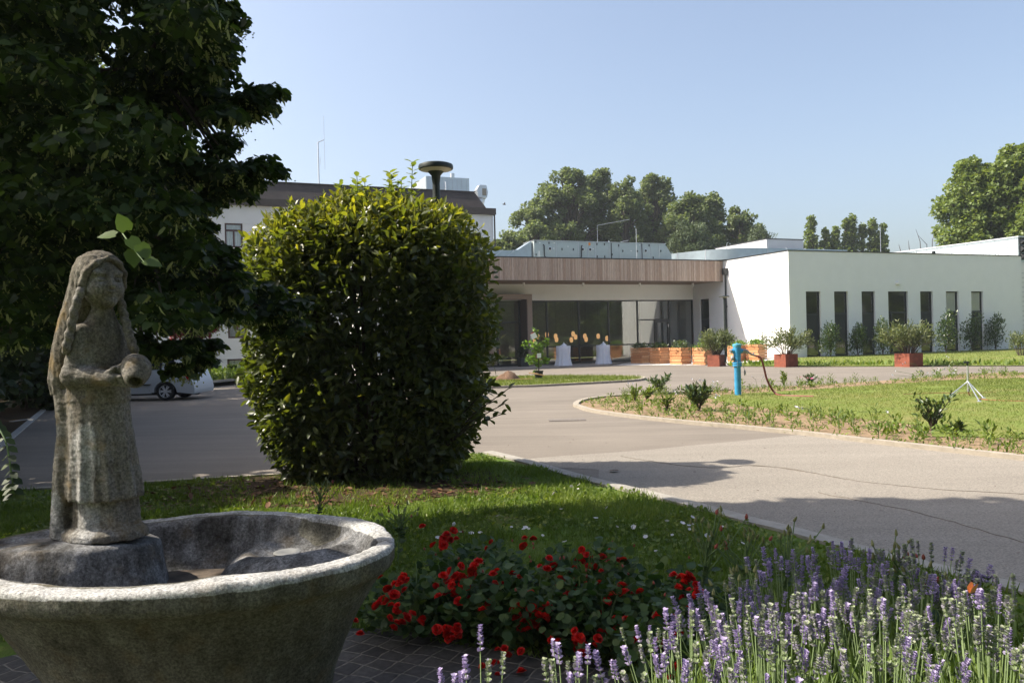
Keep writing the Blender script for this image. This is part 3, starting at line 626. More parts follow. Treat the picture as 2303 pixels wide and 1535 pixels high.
# downpipe with hopper
b = MB(); b.tube([(-.09, 5.86, -.1), (-.09, 5.86, 5.45)], .055, 12); dpipe = b.build('downpipe', M['dark_frame'], bld)
b = MB(); b.extr([(-.16, 5.42), (.16, 5.42), (.2, 5.55), (.2, 5.85), (-.2, 5.85), (-.2, 5.55)], lambda p, z: (-.01, 5.86+p, z), lambda p, z: (-.2, 5.86+p, z)); b.build('rain_hopper', M['dark_frame'], dpipe)
for z in (1.0, 3.3):
    b = MB(); b.box(-.15, -.005, 5.79, 5.93, z, z+.05); b.build('pipe_clamp', M['dark_frame'], dpipe)
b = MB(); b.box(8.55, 8.85, -.16, -.001, 4.38, 4.55); b.build('wall_lamp', M['white_plastic'], bld, bevel=.02)
b = MB(); b.box(3.8, 7.0, 6.35, 12, ROOF-.05, 7.93); rb = b.build('roof_block', M['stucco_grey'], bld)
b = MB(); b.box(3.76, 7.04, 6.31, 12.04, 7.932, 7.99); b.build('block_edge', M['black_trim'], rb)
b = MB(); b.box(-9.5, -8.9, 14.5, 14.7, 0, 1.6); b.box(-16, -14.6, 13.9, 14.0, 0, 2.2); b.build('interior_panel', M['taupe_dark'], bld)
# pendant lamps glowing inside the glass front
M['shade'] = emit_mat('glowing_shade', (.85, .46, .20), .42)
def pendant(u, z, v, i):
    t = thing('pendant_lamp', 'warm glowing oval pendant lamp hanging behind the glass front', 'lamp', tuple(bw(u, v, z)), RZ, 'pendant lamps behind the glass front')
    b = MB(); b.lathe([(.05, -.19), (.10, -.16), (.125, -.06), (.13, .04), (.105, .14), (.05, .19)], 14); b.build('lamp_shade', M['shade'], t)
    b = MB(); b.tube([(0, 0, .2), (0, 0, 4.2-z-.05)], .006, 5); b.build('cord', M['black_trim'], t)
for i, (u, z) in enumerate([(-10.9, 1.5), (-10.45, 1.34), (-10.05, 1.66), (-9.6, 1.78), (-8.78, 1.64), (-8.57, 1.42), (-7.54, 1.78), (-7.54, 1.36), (-7.05, 1.57), (-6.6, 1.6), (-6.35, 1.38), (-5.19, 1.58), (-4.8, 1.4)]): pendant(u, z, 13.5+(i % 3)*.3, i)

# ventilation unit and ducts on the canopy roof
un = thing('ventilation_unit', 'long grey ventilation unit with round portholes on the canopy roof', 'ventilation unit', tuple(bw(-13, 7.8, ROOF)), RZ)
L_ = 9.6; b = MB(); b.box(0, L_, 0, 1.6, .09, 1.24); cs = b.build('casing', M['ahu'], un, bevel=.01)
b = MB()
for x in (.1, 2, 4, 6, 8, 9.4): b.box(x, x+.12, .05, 1.5, -.04, .088)
b.build('foot_rail', M['alu'], un)
b = MB(); b.extr([(L_+.002, .12), (L_+.002, 1.2), (L_+.1, 1.12), (L_+.5, .55), (L_+.5, .2)], lambda x, z: (x, .05, z), lambda x, z: (x, 1.55, z)); b.build('end_hood', M['ahu'], un)
b = MB(); b.box(-.03, L_+.03, -.04, 1.64, 1.242, 1.275); b.build('lid', M['alu'], un)
for x in (1.52, 3.1, 3.75, 4.3, 5.35, 6.1, 7.7, 8.45, 9.1):
    b = MB(); b.box(x-.018, x+.018, -.022, -.001, .12, 1.2); b.build('door_post', M['alu'], un)
for x in (7.72, 5.42):
    b = MB(); b.box(x+.03, x+.075, -.03, -.001, .1, 1.22); b.build('dark_joint', M['black_trim'], un)
for x in (1.08, 3.38, 3.92, 8.05):
    b = MB(); b.lathe([(.13, 0), (.13, .03), (.09, .035)], 18, (x, -.001, .76), ax=((1, 0, 0), (0, 0, 1), (0, -1, 0))); ph = b.build('porthole', M['alu'], un)
    b = MB(); b.lathe([(.085, .036), (.02, .04)], 16, (x, -.003, .76), ax=((1, 0, 0), (0, 0, 1), (0, -1, 0))); b.build('porthole_glass', M['dark_frame'], ph)
for x, z in ((.1, .3), (.1, 1.1), (1.0, 1.05), (1.9, .68), (2.7, .68), (4.4, .25), (4.4, 1.05), (4.95, .25), (4.95, 1.05), (5.5, .4), (6.0, 1.0), (6.3, .65), (7.4, .65), (8.3, 1.05), (8.6, .25), (9.2, .7)):
    b = MB(); b.box(x, x+.05, -.04, -.001, z, z+.13); b.build('latch', M['black_trim'], un)
for pts in ([(.62, -.03, 1.0), (.66, -.08, .95), (.67, -.08, .3), (.8, -.08, .12), (1.6, -.08, .06)], [(3.35, -.03, 1.0), (3.28, -.08, .95), (3.26, -.08, .3), (3.15, -.08, .12), (2.4, -.08, .06)]):
    b = MB(); b.tube(pts, .035, 8); b.build('cable_conduit', M['rubber'], un)
b = MB(); b.box(3.82, 3.96, -.012, -.001, 1.02, 1.2); b.build('sticker', M['orange'], un)
for x, z in ((.35, 1.08), (1.3, .76), (2.3, .9), (4.1, .78), (6.9, .7), (1.35, 1.1), (7.55, 1.1)):
    b = MB(); b.box(x, x+.1, -.01, -.001, z, z+.05); b.build('notice_plate', M['white_plastic'], un)
def sweep_duct(name, label, path, hw, z0s, z1s, mt, joints=True):
    P = [np.array(p, float) for p in path]; d = thing(name, label, 'air duct', tuple(bw(0, 0)), RZ); b = MB(); vs = []
    for i, p in enumerate(P):
        t = P[min(i+1, len(P)-1)]-P[max(i-1, 0)]; t /= np.linalg.norm(t); nn = np.array([-t[1], t[0]])*hw
        vs += [(*(p-nn), z0s[i]), (*(p-nn), z1s[i]), (*(p+nn), z1s[i]), (*(p+nn), z0s[i])]
    fs = [(i*4+j, i*4+(j+1) % 4, i*4+4+(j+1) % 4, i*4+4+j) for i in range(len(P)-1) for j in range(4)]+[(0, 1, 2, 3), tuple(4*(len(P)-1)+j for j in (3, 2, 1, 0))]
    b.add(vs, fs); b.build('duct_body', mt, d); return d
arc = [(-2.9+.0*k, 11.0-k*1.2) for k in range(4)]
pth = [(-2.4, 12.2), (-1.9, 10.6), (-1.35, 9), (-.9, 7.8), (-.5, 7.0), (.05, 6.3), (.75, 5.75), (1.6, 5.45), (2.6, 5.35), (4.2, 5.35), (5.8, 5.35), (7.4, 5.35), (9.5, 5.35)]
dd = sweep_duct('curved_air_duct', 'curved rectangular galvanised duct running over the white roof beside the ventilation unit', pth, .5, [ROOF+.06]*13, [7.13]*13, M['galv'])
for (u, v), (tu, tv) in (((2.6, 5.35), (1, 0)), ((4.2, 5.35), (1, 0)), ((5.8, 5.35), (1, 0)), ((7.4, 5.35), (1, 0)), ((-1.35, 9), (.5, -1)), ((-.5, 7), (.5, -1))):
    b = MB(); b.obox((u, v, 6.78), (tu, tv, 0), (-tv, tu, 0), (0, 0, 1), .02, .525, .375); b.build('duct_flange', M['alu'], dd)
ld = sweep_duct('low_air_duct', 'pale folded metal duct sloping up into the ventilation unit', [(-22, 8.7), (-15.4, 8.7), (-14.6, 8.7), (-13.9, 8.7), (-13.02, 8.6)], .62, [ROOF+.05]*4+[ROOF+.1], [7.0, 7.0, 7.0, 7.05, 7.6], M['galv'])
for u in (-15.4, -14.6, -16.4):
    b = MB(); b.obox((u, 8.05, 6.7), (1, 0, .8), (0, 1, 0), (-.8, 0, 1), .5, .02, .012); b.build('stiffening_fold', M['alu'], ld)
for i, (u, v, h, lab) in enumerate([(-6.0, 7.2, 2.1, 'thin lightning rod beside the ventilation unit'), (1.2, 7.3, 1.3, 'thin lightning rod beside the curved roof duct'), (-13.3, 6.4, .45, 'tiny metal rod at the left end of the ventilation unit')]):
    b = MB(); b.tube([(0, 0, 0), (0, 0, h)], .018, 6); b.lathe([(.09, 0), (.08, .05), (.03, .08)], 10); tag(b.build('lightning_rod', M['alu'], None, tuple(bw(u, v, ROOF+.0))), lab, 'lightning rod')
b = MB(); b.tube([(0, 0, 1.3), (0, 0, 2.35), (2.15, -.4, 2.75)], .012, 6); b.tube([(1.6, -.2, 1.3), (2.1, -.3, 1.4)], .02, 6); tag(b.build('roof_wire_mast', M['alu'], None, tuple(bw(-8.4, 8.0, ROOF)), (0, 0, RZ)), 'thin bent wire mast above the ventilation unit', 'mast')
for u, v, h, lab in ((10.6, 3, 2.2, 'thin tall lightning rod in front of the slim poplars'), (18.6, 1.5, 1.0, 'thin short lightning rod on the long white roof')):
    b = MB(); b.tube([(0, 0, 0), (0, 0, h)], .018, 6); b.lathe([(.09, 0), (.08, .05), (.03, .08)], 10); tag(b.build('lightning_rod', M['alu'], None, tuple(bw(u, v, ROOF-.05))), lab, 'lightning rod')
b = MB(); b.lathe([(.07, 0), (.07, .35), (.12, .36), (.13, .5), (.05, .56)], 12); tag(b.build('roof_vent', M['dark_frame'], None, tuple(bw(14.6, 2.2, ROOF-.05))), 'small dark mushroom vent on the right end of the white roof', 'roof vent')

# metal clad hall at the right end
hall = thing('metal_clad_hall', 'pale zinc clad hall rising behind the right end of the white building', 'building', tuple(bw(20.45, .3)), RZ)
b = MB(); b.box(0, 26, 0, 62, 6.0, 7.72); b.build('metal_wall', M['zinc'], hall)
b = MB(); y = .8
while y < 60: b.box(-.03, -.001, y, y+.035, 6.0, 7.68); y += random.choice([.9, 1.3, 1.8, 2.2])
b.build('standing_seam', M['zinc'], hall)
b = MB(); b.box(-.12, 26, -.12, 62, 7.722, 7.80); b.build('roof_edge', M['alu'], hall)
b = MB(); b.box(0, 26, 0, .2, -.05, 5.99); b.build('front_wall', M['stucco'], hall)
for k in range(3):
    b = MB(); b.extr([(0, .0), (0, .5), (-.34, .25)], lambda y, z: (.15, y, 6.15+k*.52+z), lambda y, z: (20, y, 6.15+k*.52+z)); b.build('dark_louvre', M['black_trim'], hall)
b = MB()
for k in range(15): b.box(.1, 20, -.03, -.001, .6+k*.33, .66+k*.33)
b.build('horizontal_louvre', M['alu'], hall)
b = MB()
for y in (.2, .9, 1.6): b.tube([(-.5, y, ROOF), (-.5, y, 7.15)], .025, 6)
for z in (6.8, 7.15): b.tube([(-.5, .2, z), (-.5, 1.6, z)], .022, 6)
tag(b.build('roof_railing', M['alu'], None, tuple(bw(20.2, .3)), (0, 0, RZ)), 'short metal railing at the right end of the white roof', 'railing')

# taller old building behind the hedge
T0 = np.array([-17.6, 49., 0])
tb = thing('tall_white_building', 'three storey white building with dark mansard roof behind the hedge', 'building', tuple(T0), RZ)
tw = [(.26, 1.30, 7.55, 9.05), (6.2, 7.4, 7.55, 9.05), (.3, 1.4, 2.0, 4.6), (-6, -5, 7.55, 9.05), (-6, -5, 2, 4.6), (.21, 1.4, .0, .74)]
b = MB(); facade(b, tw, -16, 17.85, -.05, 10.15, lambda a, z, d: (a, d, z), .12); b.add([(17.85, 0, -.05), (17.85, 14, -.05), (17.85, 14, 10.15), (17.85, 0, 10.15)], [(0, 1, 2, 3)])
link('wall', b.mesh('wall', M['stucco_grey'], recalc=False), tb)
b = MB(); b.box(-16, 17.8, .8, .9, 0, 10); b.build('inner_wall', M['room'], tb)
b = MB(); b.box(-16, 18.0, -.25, 14, 10.152, 10.58); b.build('roof_overhang', M['roof_fascia'], tb)
b = MB(); v = [(-16, -.1, 10.582), (17.35, -.1, 10.582), (17.35, 14, 10.582), (-16, 14, 10.582), (-16, .6, 11.78), (16.75, .6, 11.78), (16.75, 13.4, 11.78), (-16, 13.4, 11.78)]
b.add(v, [(0, 1, 5, 4), (1, 2, 6, 5), (2, 3, 7, 6), (3, 0, 4, 7), (4, 5, 6, 7)]); b.build('mansard_roof', M['roof_dark'], tb)
b = MB(); b.box(-16, 16.8, .52, .66, 11.782, 11.83); b.build('roof_ridge_trim', M['roof_fascia'], tb)
b = MB(); b.box(-16, 17.86, -.03, -.001, .735, .80); b.box(-16, 17.86, -.02, -.001, 9.03, 9.07); b.build('wall_ledge', M['stucco_grey'], tb)
b = MB(); b.tube([(17.93, -.08, 0), (17.93, -.08, 10.2)], .06, 8); b.build('downpipe', M['roof_fascia'], tb)
b = MB(); b.tube([(-.75, -.06, .8), (-.75, -.06, 7)], .045, 8); b.build('red_downpipe', mat('red_brown_pipe', (.32, .08, .04), .6), tb)
M['curtain'] = mat('net_curtain', (.55, .56, .58), .9, var=.12, scale=5)
for a, c, z0, z1 in tw:
    wd, ht = c-a, z1-z0; b = MB(); f = .1 if ht > 1 else .09
    b.box(0, wd, 0, .06, 0, f); b.box(0, wd, 0, .06, ht-f, ht); b.box(0, f, .002, .058, f, ht-f); b.box(wd-f, wd, .002, .058, f, ht-f)
    if ht > 1: b.box(f, wd-f, .004, .056, ht*.66, ht*.66+.12); b.box(wd*.5-.05, wd*.5+.05, .006, .054, f, ht*.66)
    wn = b.build('window', M['brown_frame'], tb, (a, .06, z0))
    b = MB(); b.add([(f, .03, f), (wd-f, .03, f), (wd-f, .03, ht-f), (f, .03, ht-f)], [(0, 1, 2, 3)]); b.build('pane', M['glass'], wn)
    b = MB(); n = 24; vs = []
    for i in range(n+1):
        x = f+(wd-2*f)*i/n; y = .14+.03*math.sin(i*1.9); vs += [(x, y, f), (x, y, ht-f)]
    b.add(vs, [(2*i, 2*i+2, 2*i+3, 2*i+1) for i in range(n)], True); b.build('curtain', M['curtain'], wn)
b = MB(); b.box(14.3, 17.6, 4, 9.5, 11.7, 13.45); rbx = b.build('rooftop_box', M['zinc'], tb)
b = MB()
for i in range(9): b.box(14.5+i*.36, 14.53+i*.36, 3.975, 3.999, 11.8, 13.4)
for i in range(14): b.box(14.275, 14.299, 4.1+i*.38, 4.14+i*.38, 11.8, 13.4)
b.build('sheet_seam', M['alu'], rbx)
b = MB(); b.box(16.9, 17.15, 6, 6.3, 13.45, 14.2); b.build('chimney', M['alu'], rbx)
b = MB(); b.tube([(15.6, 3.4, 11.7), (15.6, 3.4, 13.0)], .06, 8); b.build('vent_pipe', M['alu'], tb)
cw = thing('exhaust_cowl', 'shiny angular exhaust cowl at the right end of the dark roof', 'exhaust cowl', tuple(T0+17.55*D1+2*D2+np.array([0, 0, 11.1])), RZ)
b = MB(); b.tube([(-.5, 0, -.1), (-.1, 0, -.05), (.15, 0, .15), (.22, 0, .5)], .26, 14); b.build('elbow_pipe', M['alu'], cw)
b = MB(); b.lathe([(.33, .5), (.34, .58)], 16, (.22, 0, 0)); b.build('flange', M['alu'], cw)
b = MB(); b.extr([(-.34, .58), (.34, .58), (.42, .95), (.3, 1.45), (-.2, 1.45), (-.42, 1.1)], lambda x, z: (.22+x, -.3, z), lambda x, z: (.22+x, .3, z)); hd = b.build('cowl_hood', M['alu'], cw)
b = MB(); b.box(.2, .5, -.33, -.302, .7, 1.2); b.build('vent_opening', M['pale_kerb'], hd)
an = thing('roof_antenna', 'thin tall radio mast with whip aerial on the dark roof', 'antenna', tuple(T0+6.5*D1+3*D2+np.array([0, 0, 11.7])), RZ)
b = MB(); b.tube([(0, 0, 0), (0, 0, 3.4)], .045, 8); b.build('mast', M['alu'], an)
b = MB(); b.tube([(0, 0, 3.38), (.42, 0, 3.6)], .03, 6); b.tube([(0, 0, 1.95), (.12, 0, 1.95), (.12, 0, 2.4)], .015, 6); b.build('bracket', M['alu'], an)
b = MB(); b.tube([(.42, 0, 1.6), (.42, 0, 5.2)], .014, 6); b.build('whip_aerial', M['alu'], an)

# ------------------------------------------------------------------ stone fountain basin and statue
BX, BY = -1.25, 3.0
fx = -1.60-BX; fy = 3.07-BY
def sd_basin(p):
    p = p.copy(); p[:, 2] = p[:, 2]+.034*np.clip((p[:, 2]-.55)/.2, 0, 1)*(1-np.exp(-((p[:, 0]+.44)**2+(p[:, 1]-.02)**2)/.08))
    x, y, z = p[:, 0], p[:, 1], p[:, 2]; th = np.arctan2(y/.66, x)
    wob = .006*np.sin(3*th+1)+.004*np.sin(7*th)
    out = s_col(p, [(-.02, .06, 0, .46, .36), (.20, .06, 0, .465, .36), (.40, .05, 0, .53, .40), (.60, .025, 0, .645, .465), (.72, 0, 0, .735, .515), (.755, 0, 0, .757, .53), (.77, 0, 0, .785, .56), (.80, 0, 0, .797, .572), (.845, 0, 0, .80, .574), (.86, 0, 0, .79, .566)])+wob
    inn = s_col(p, [(.60, 0, .0, .50, .28), (.66, 0, 0, .60, .36), (.76, 0, 0, .69, .425), (.86, 0, 0, .725, .455), (.95, 0, 0, .745, .475)])
    d = smax(out, -inn, .025)
    ped = smax(s_col(p, [(.0, -.46, .08, .46, .33), (.66, -.50, .08, .395, .29), (.845, -.485, .10, .345, .235), (.86, -.485, .1, .335, .23)]), out+.01, .012)
    d = smin(d, ped, .035)
    led = s_ell(p, (.40, .25, .62), (.35, .34, .205)); led = smax(led, out+.02, .03)
    hol = s_ell(p, (.34, .25, .85), (.21, .17, .135))
    d = smin(d, led, .03); d = smax(d, -hol, .025)
    slot = np.maximum(np.maximum(np.abs(x-.36)-.075, np.abs(z-.672)-.010), np.abs(y+.02)-.2); slot = np.minimum(slot, np.maximum(np.maximum(np.abs(x-.19)-.045, np.abs(z-.690)-.010), np.abs(y+.02)-.25))
    d = smax(d, -slot, .006)
    return d+.0022*wnoise(p, 22, 3)+.0013*wnoise(p, 55, 4)
def bz_in(V):
    x, y, z = V[:, 0], V[:, 1], V[:, 2]; kin = np.hypot(x/np.interp(z+.02, [.60, .66, .76, .86], [.50, .60, .69, .725]), y/np.interp(z+.02, [.60, .66, .76, .86], [.28, .36, .425, .455])); return sstep((1.08-kin)/.06)*(z > .55)
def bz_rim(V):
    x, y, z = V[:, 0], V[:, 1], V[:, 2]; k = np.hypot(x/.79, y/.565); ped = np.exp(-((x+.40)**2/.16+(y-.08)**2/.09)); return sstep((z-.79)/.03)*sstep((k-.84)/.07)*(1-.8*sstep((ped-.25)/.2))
bs = thing('fountain_basin', 'big oval weathered stone fountain basin with pale rim in the foreground', 'fountain', (BX, BY, .03))
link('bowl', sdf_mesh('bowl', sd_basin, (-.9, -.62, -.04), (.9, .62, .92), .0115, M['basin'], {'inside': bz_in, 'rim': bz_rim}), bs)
b = MB(); b.lathe([(.0, .0), (.9, .0), (1, -.02)], 40, (.02, -.02, .655), .56, .35); b.build('silt_layer', M['sludge'], bs)
b = MB(); b.lathe([(.052, 0), (.055, .012), (.045, .016), (.03, .012), (0, .012)], 22, (.32, .25, .716)); b.build('drain_cap', M['grey_cast'], bs)
b = MB(); b.lathe([(.70, 0), (.72, .02), (.69, .05), (.3, .055)], 40, (.0, .0, .012), 1, .74); b.build('plinth_ring', M['plinth'], bs)

F_ = np.array([.80, -.60, 0]); R_ = np.array([-.60, -.80, 0]); Uz = np.array([0, 0, 1.])
def lo_z(p, z1, fn):
    d = np.full(len(p), 9.); k = p[:, 2] < z1; d[k] = fn(p[k]); return d
def hi_z(p, z0, fn):
    d = np.full(len(p), 9.); k = p[:, 2] > z0; d[k] = fn(p[k]); return d
def sd_low(p):
    fold = lambda t, z: (.05*np.sin(10*t+1.2*np.sin(3*t))+.045*np.sin(17*t+.6)*np.exp(-((t+1.3)/.7)**2))*np.clip((.56-z)/.36, 0, 1)**.9
    d = s_col(p, [(.145, .036, .0, .142, .125), (.16, .036, 0, .144, .127), (.30, .030, 0, .130, .115), (.44, .022, 0, .120, .105), (.56, .016, 0, .115, .098), (.62, .016, 0, .106, .09)], fold)
    legf = lambda t, z: .075*np.sin(6*t+.4)
    d = smin(d, s_col(p, [(-.01, .04, 0, .130, .110), (.02, .04, 0, .125, .105), (.17, .038, 0, .112, .096)], legf), .010)
    d = smin(d, s_col(p, [(-.012, .035, 0, .165, .135), (.012, .035, 0, .160, .132), (.03, .035, 0, .14, .115)]), .012)
    return smin(d, s_col(p, [(-.01, -.142, .02, .054, .07), (.25, -.132, .02, .046, .06), (.42, -.118, .02, .04, .05), (.58, -.118, .02, .055, .055)]), .02)
HD = np.array([.047, -.012, 1.008])
def hp(a, b_, c): return HD+R_*a+F_*b_+Uz*c
def sd_head(p):
    hd = s_ell(p, HD+Uz*.004, (.076, .076, .098)); hd = smin(hd, s_ell(p, hp(0, .018, -.046), (.066, .066, .060)), .03)
    for s in (-1, 1): hd = smin(hd, s_ell(p, hp(.030*s, .046, -.038), (.034, .034, .032)), .02)
    hd = smin(hd, s_ell(p, hp(0, .064, -.088), (.025, .025, .019)), .018)
    hd = smin(hd, s_cap(p, hp(.05, .058, .026), hp(-.05, .058, .026), .010), .016)
    for s in (-1, 1): hd = smax(hd, -s_ell(p, hp(.032*s, .083, .003), (.021, .021, .016)), .008)
    for s in (-1, 1): hd = smin(hd, s_ell(p, hp(.032*s, .055, -.001), (.0205, .0205, .0095)), .003)
    hd = smin(hd, s_cap(p, hp(0, .074, .016), hp(0, .090, -.024), .0065, .0125), .007)
    hd = smax(hd, -s_ell(p, hp(0, .094, -.0535), (.020, .020, .0028)), .004)
    hd = smin(hd, s_ell(p, hp(0, .076, -.048), (.019, .019, .0055)), .003); return smin(hd, s_ell(p, hp(0, .075, -.060), (.015, .015, .006)), .003)
def sd_body(p):
    d = lo_z(p, .72, sd_low)
    d = smin(d, s_col(p, [(.55, .022, .0, .104, .088), (.70, .026, 0, .100, .086), (.79, .034, 0, .085, .074), (.85, .038, 0, .062, .052), (.88, .04, 0, .042, .04)]), .04)
    d = smin(d, hi_z(p, .78, lambda q: s_cap(q, (.038, 0, .84), (.047, -.01, .95), .044, .040)), .022)
    sh = np.array([.030, 0, .80])+R_*.070; el = np.array([-.040, -.085, .632])
    def arms(q):
        a = smin(s_cap(q, sh, el, .040, .040), s_cap(q, el, (.128, -.118, .622), .041, .030), .02)
        s2 = np.array([.04, .02, .80])-R_*.045; a = smin(a, smin(s_cap(q, s2, (.115, .06, .67), .036, .034), s_cap(q, (.115, .06, .67), (.19, -.0, .64), .033, .026), .02), .02)
        for k in range(4): a = smin(a, s_cap(q, (.135+.004*k, -.118, .636-.011*k), (.178+.005*k, -.138+.006*k, .628-.012*k), .0095, .007), .006)
        return smin(a, s_cap(q, (.115, -.128, .64), (.152, -.132, .664), .010, .008), .008)
    k = (p[:, 2] > .5) & (p[:, 2] < .92); d2 = np.full(len(p), 9.); d2[k] = arms(p[k]); d = smin(d, d2, .025)
    d = smin(d, hi_z(p, .86, sd_head), .014)
    return d+(.0016*wnoise(p, 40, 8)+.0012*wnoise(p, 95, 9))*np.where(p[:, 2] > .88, .25, 1)
def sd_hair(p):
    strand = lambda t, z: .018*np.sin(14*t+6*z)
    d = s_col(p, [(.555, -.130, .03, .055, .06), (.62, -.122, .03, .072, .075), (.74, -.098, .035, .078, .088), (.88, -.055, .03, .078, .092), (.98, -.012, .022, .080, .094), (1.06, .014, .016, .078, .088), (1.09, .02, .012, .06, .07)], strand)
    d = smin(d, s_ell(p, HD+np.array([-.014, .014, .030]), (.093, .093, .092)), .03)
    d = smax(d, -s_ell(p, HD+F_*.105+Uz*-.028, (.110, .110, .110)), .012)
    d = smax(d, -s_ell(p, HD+F_*.07+Uz*-.13, (.085, .085, .09)), .02)
    for s in (-1, 1):
        pts = [HD+F_*.062+Uz*.086, HD+R_*s*.045+F_*.060+Uz*.066, HD+R_*s*.074+F_*.034+Uz*.03, HD+R_*s*.082+F_*.014-Uz*.02]
        for i in range(3): d = smin(d, s_cap(p, pts[i], pts[i+1], .007+.003*i, .010+.003*i), .010)
    return d+.0022*wnoise(p*np.array([1, 1, .35]), 60, 12)+.001*wnoise(p, 110, 13)
def sd_braid(pts):
    P = np.array(smooth_line(pts, 11))
    def f(p):
        d = np.full(len(p), 9.)
        for i, c in enumerate(P):
            t = i*.9; o = np.array([math.cos(t), math.sin(t), 0])*.0045; d = smin(d, s_ell(p, c+o, (.0135, .0135, .014)), .008)
        return d+.001*wnoise(p, 90, 5)
    return f, P.min(0)-.05, P.max(0)+.05
def sd_jug(p):
    c = np.array([.212, -.085, .655]); md = unit(np.array([.30, -.78, -.62])); d = s_ell(p, c, (.057, .057, .060))
    mc = c+md*.050; d = smin(d, s_cap(p, c, mc, .040, .041), .025)
    d = smax(d, -s_cap(p, c+md*.02, c+md*.13, .018, .027), .006)
    d = smin(d, s_cap(p, c+np.array([-.055, .0, -.01]), (.14, -.105, .648), .026, .024), .02)
    d = smin(d, s_ell(p, c+np.array([.045, -.025, .01]), (.013, .013, .013)), .006)
    return d+.0016*wnoise(p, 55, 6)
def worn(V):
    x, y, z = V[:, 0], V[:, 1], V[:, 2]; return np.exp(-((x-.005)/.075)**2)*sstep((.56-z)/.2)*.75+np.exp(-((x+.14)/.05)**2)*sstep((.3-z)/.2)*.6
st = thing('girl_statue', 'weathered stone statue of a girl with braids holding a small jug', 'statue', (BX+fx, BY+fy, .893)); st.scale = (.94, .94, .955)
hv = .0052
link('body', sdf_mesh('body', sd_body, (-.22, -.19, -.03), (.25, .19, 1.14), .0044, M['statue'], {'worn': worn}), st)
link('hair', sdf_mesh('hair', sd_hair, (-.2, -.15, .53), (.2, .16, 1.16), hv, M['statue_dark']), st)
for pts in ([(.012, -.080, .985), (-.002, -.104, .93), (-.018, -.110, .86), (-.034, -.112, .79), (-.050, -.112, .73)], [(.104, .012, .955), (.122, .005, .89), (.142, -.008, .83), (.162, -.02, .775), (.184, -.035, .725)]):
    fnb, lo, hi = sd_braid(pts); link('braid', sdf_mesh('braid', fnb, lo, hi, .0048, M['statue']), st)
link('jug', sdf_mesh('jug', sd_jug, (.08, -.24, .54), (.30, .0, .75), .005, M['statue']), st)

# ------------------------------------------------------------------ clipped evergreen hedge bush
HP = np.array([(.02, .86), (.35, 1.10), (.9, 1.25), (1.8, 1.34), (2.45, 1.32), (2.75, 1.24), (2.96, 1.05), (3.08, .74), (3.15, .32), (3.17, .0)])
HC = np.array([-1.67, 9.42])
def hedge_pts(n, lo, hi):
    L = np.cumsum(np.r_[0, np.hypot(np.diff(HP[:, 0]), np.diff(HP[:, 1]))*(HP[1:, 1]+HP[:-1, 1]+.25)]); t = rng.random(n)*L[-1]
    z = np.interp(t, L, HP[:, 0]); r = np.interp(t, L, HP[:, 1]); slope = np.gradient(HP[:, 1], HP[:, 0]); sl = np.interp(z, HP[:, 0], np.clip(slope, -6, 2))
    th = rng.random(n)*6.2832; ex = 2/2.7; cx = np.sign(np.cos(th))*np.abs(np.cos(th))**ex; cy = np.sign(np.sin(th))*np.abs(np.sin(th))**ex
    q = np.stack([cx*r, cy*r*.60, z], 1); lump = 1+.06*wnoise(q, 2.6, 21)+.06*wnoise(q, 6, 22)
    k = (lo+(hi-lo)*rng.random(n))*lump; q[:, :2] *= k[:, None]; q[:, 2] = .06+(z-.06)*(1-.10*(1-k)*3)
    nr = unit(np.stack([cx, cy*1.3, -sl*.9], 1)); return q+np.array([HC[0], HC[1], .03]), nr, z
hb = thing('clipped_bush', 'tall rounded evergreen bush with glossy leaves standing on the near lawn', 'bush', (HC[0], HC[1], .03))
hb_m = np.array([HC[0], HC[1], .03])
q, nr, z = hedge_pts(30000, .80, 1.09); n = len(q)
ax = unit(nr*.6+np.array([0, 0, .2])+rdir(n)*.9); sz = .07+.075*rng.random(n)**1.4
var = rng.random(n)*.55+np.clip((z-2.05)/1.1, 0, 1)*.42+(rng.random(n) > .965)*.35  # yellower towards the top: young growth plus backlit glow put into the leaf colour
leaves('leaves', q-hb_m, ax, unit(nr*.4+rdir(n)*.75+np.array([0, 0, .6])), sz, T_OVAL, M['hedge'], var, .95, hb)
q, nr, z = hedge_pts(5500, .55, .84); n = len(q)
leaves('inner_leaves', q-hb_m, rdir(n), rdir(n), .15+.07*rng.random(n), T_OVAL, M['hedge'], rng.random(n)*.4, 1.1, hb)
b = MB()
for k in range(26):
    a = rng.random()*6.28; r = rng.random()**.5; zt = 1.2+2*rng.random(); rr = np.interp(zt, HP[:, 0], HP[:, 1])*.85*r
    p0 = np.array([.5*math.cos(a)*r, .3*math.sin(a)*r, 0]); p1 = np.array([rr*math.cos(a), .6*rr*math.sin(a), zt])
    b.tube([p0, p0*.6+p1*.4+np.array([0, 0, .25]), p1], [.028, .02, .008], 5)
b.build('stems', M['twig'], hb)
# pale shoots growing out of the top
sh = thing('lilac_shoots', 'pale green leafy shoots sticking out above the clipped bush', 'shrub', (HC[0]+.1, HC[1]+.1, .03))
b = MB(); lp, la, ln = [], [], []
for k in range(22):
    x = -.45+1.0*rng.random() if k else .46; y = rng.normal()*.2; top = 3.30+.24*rng.random()-.12*abs(x) if k else 3.66
    b.tube([(x*.5, y, 1.2), (x*.8, y, 2.4), (x, y, top)], [.012, .009, .004], 5)
    for j in range(9):
        zz = top-.05*j-.01; ang = j*1.9+k; d = np.array([math.cos(ang), math.sin(ang), .5])
        for s in (1, -1): lp.append((x, y, zz)); la.append((d[0]*s, d[1]*s, .45)); ln.append((0, 0, 1))
b.build('stems', M['stem_green'], sh)
leaves('leaves', np.array(lp), np.array(la), np.array(ln), .075+.05*rng.random(len(lp)), T_OVAL, M['shoot'], None, 1.3, sh)
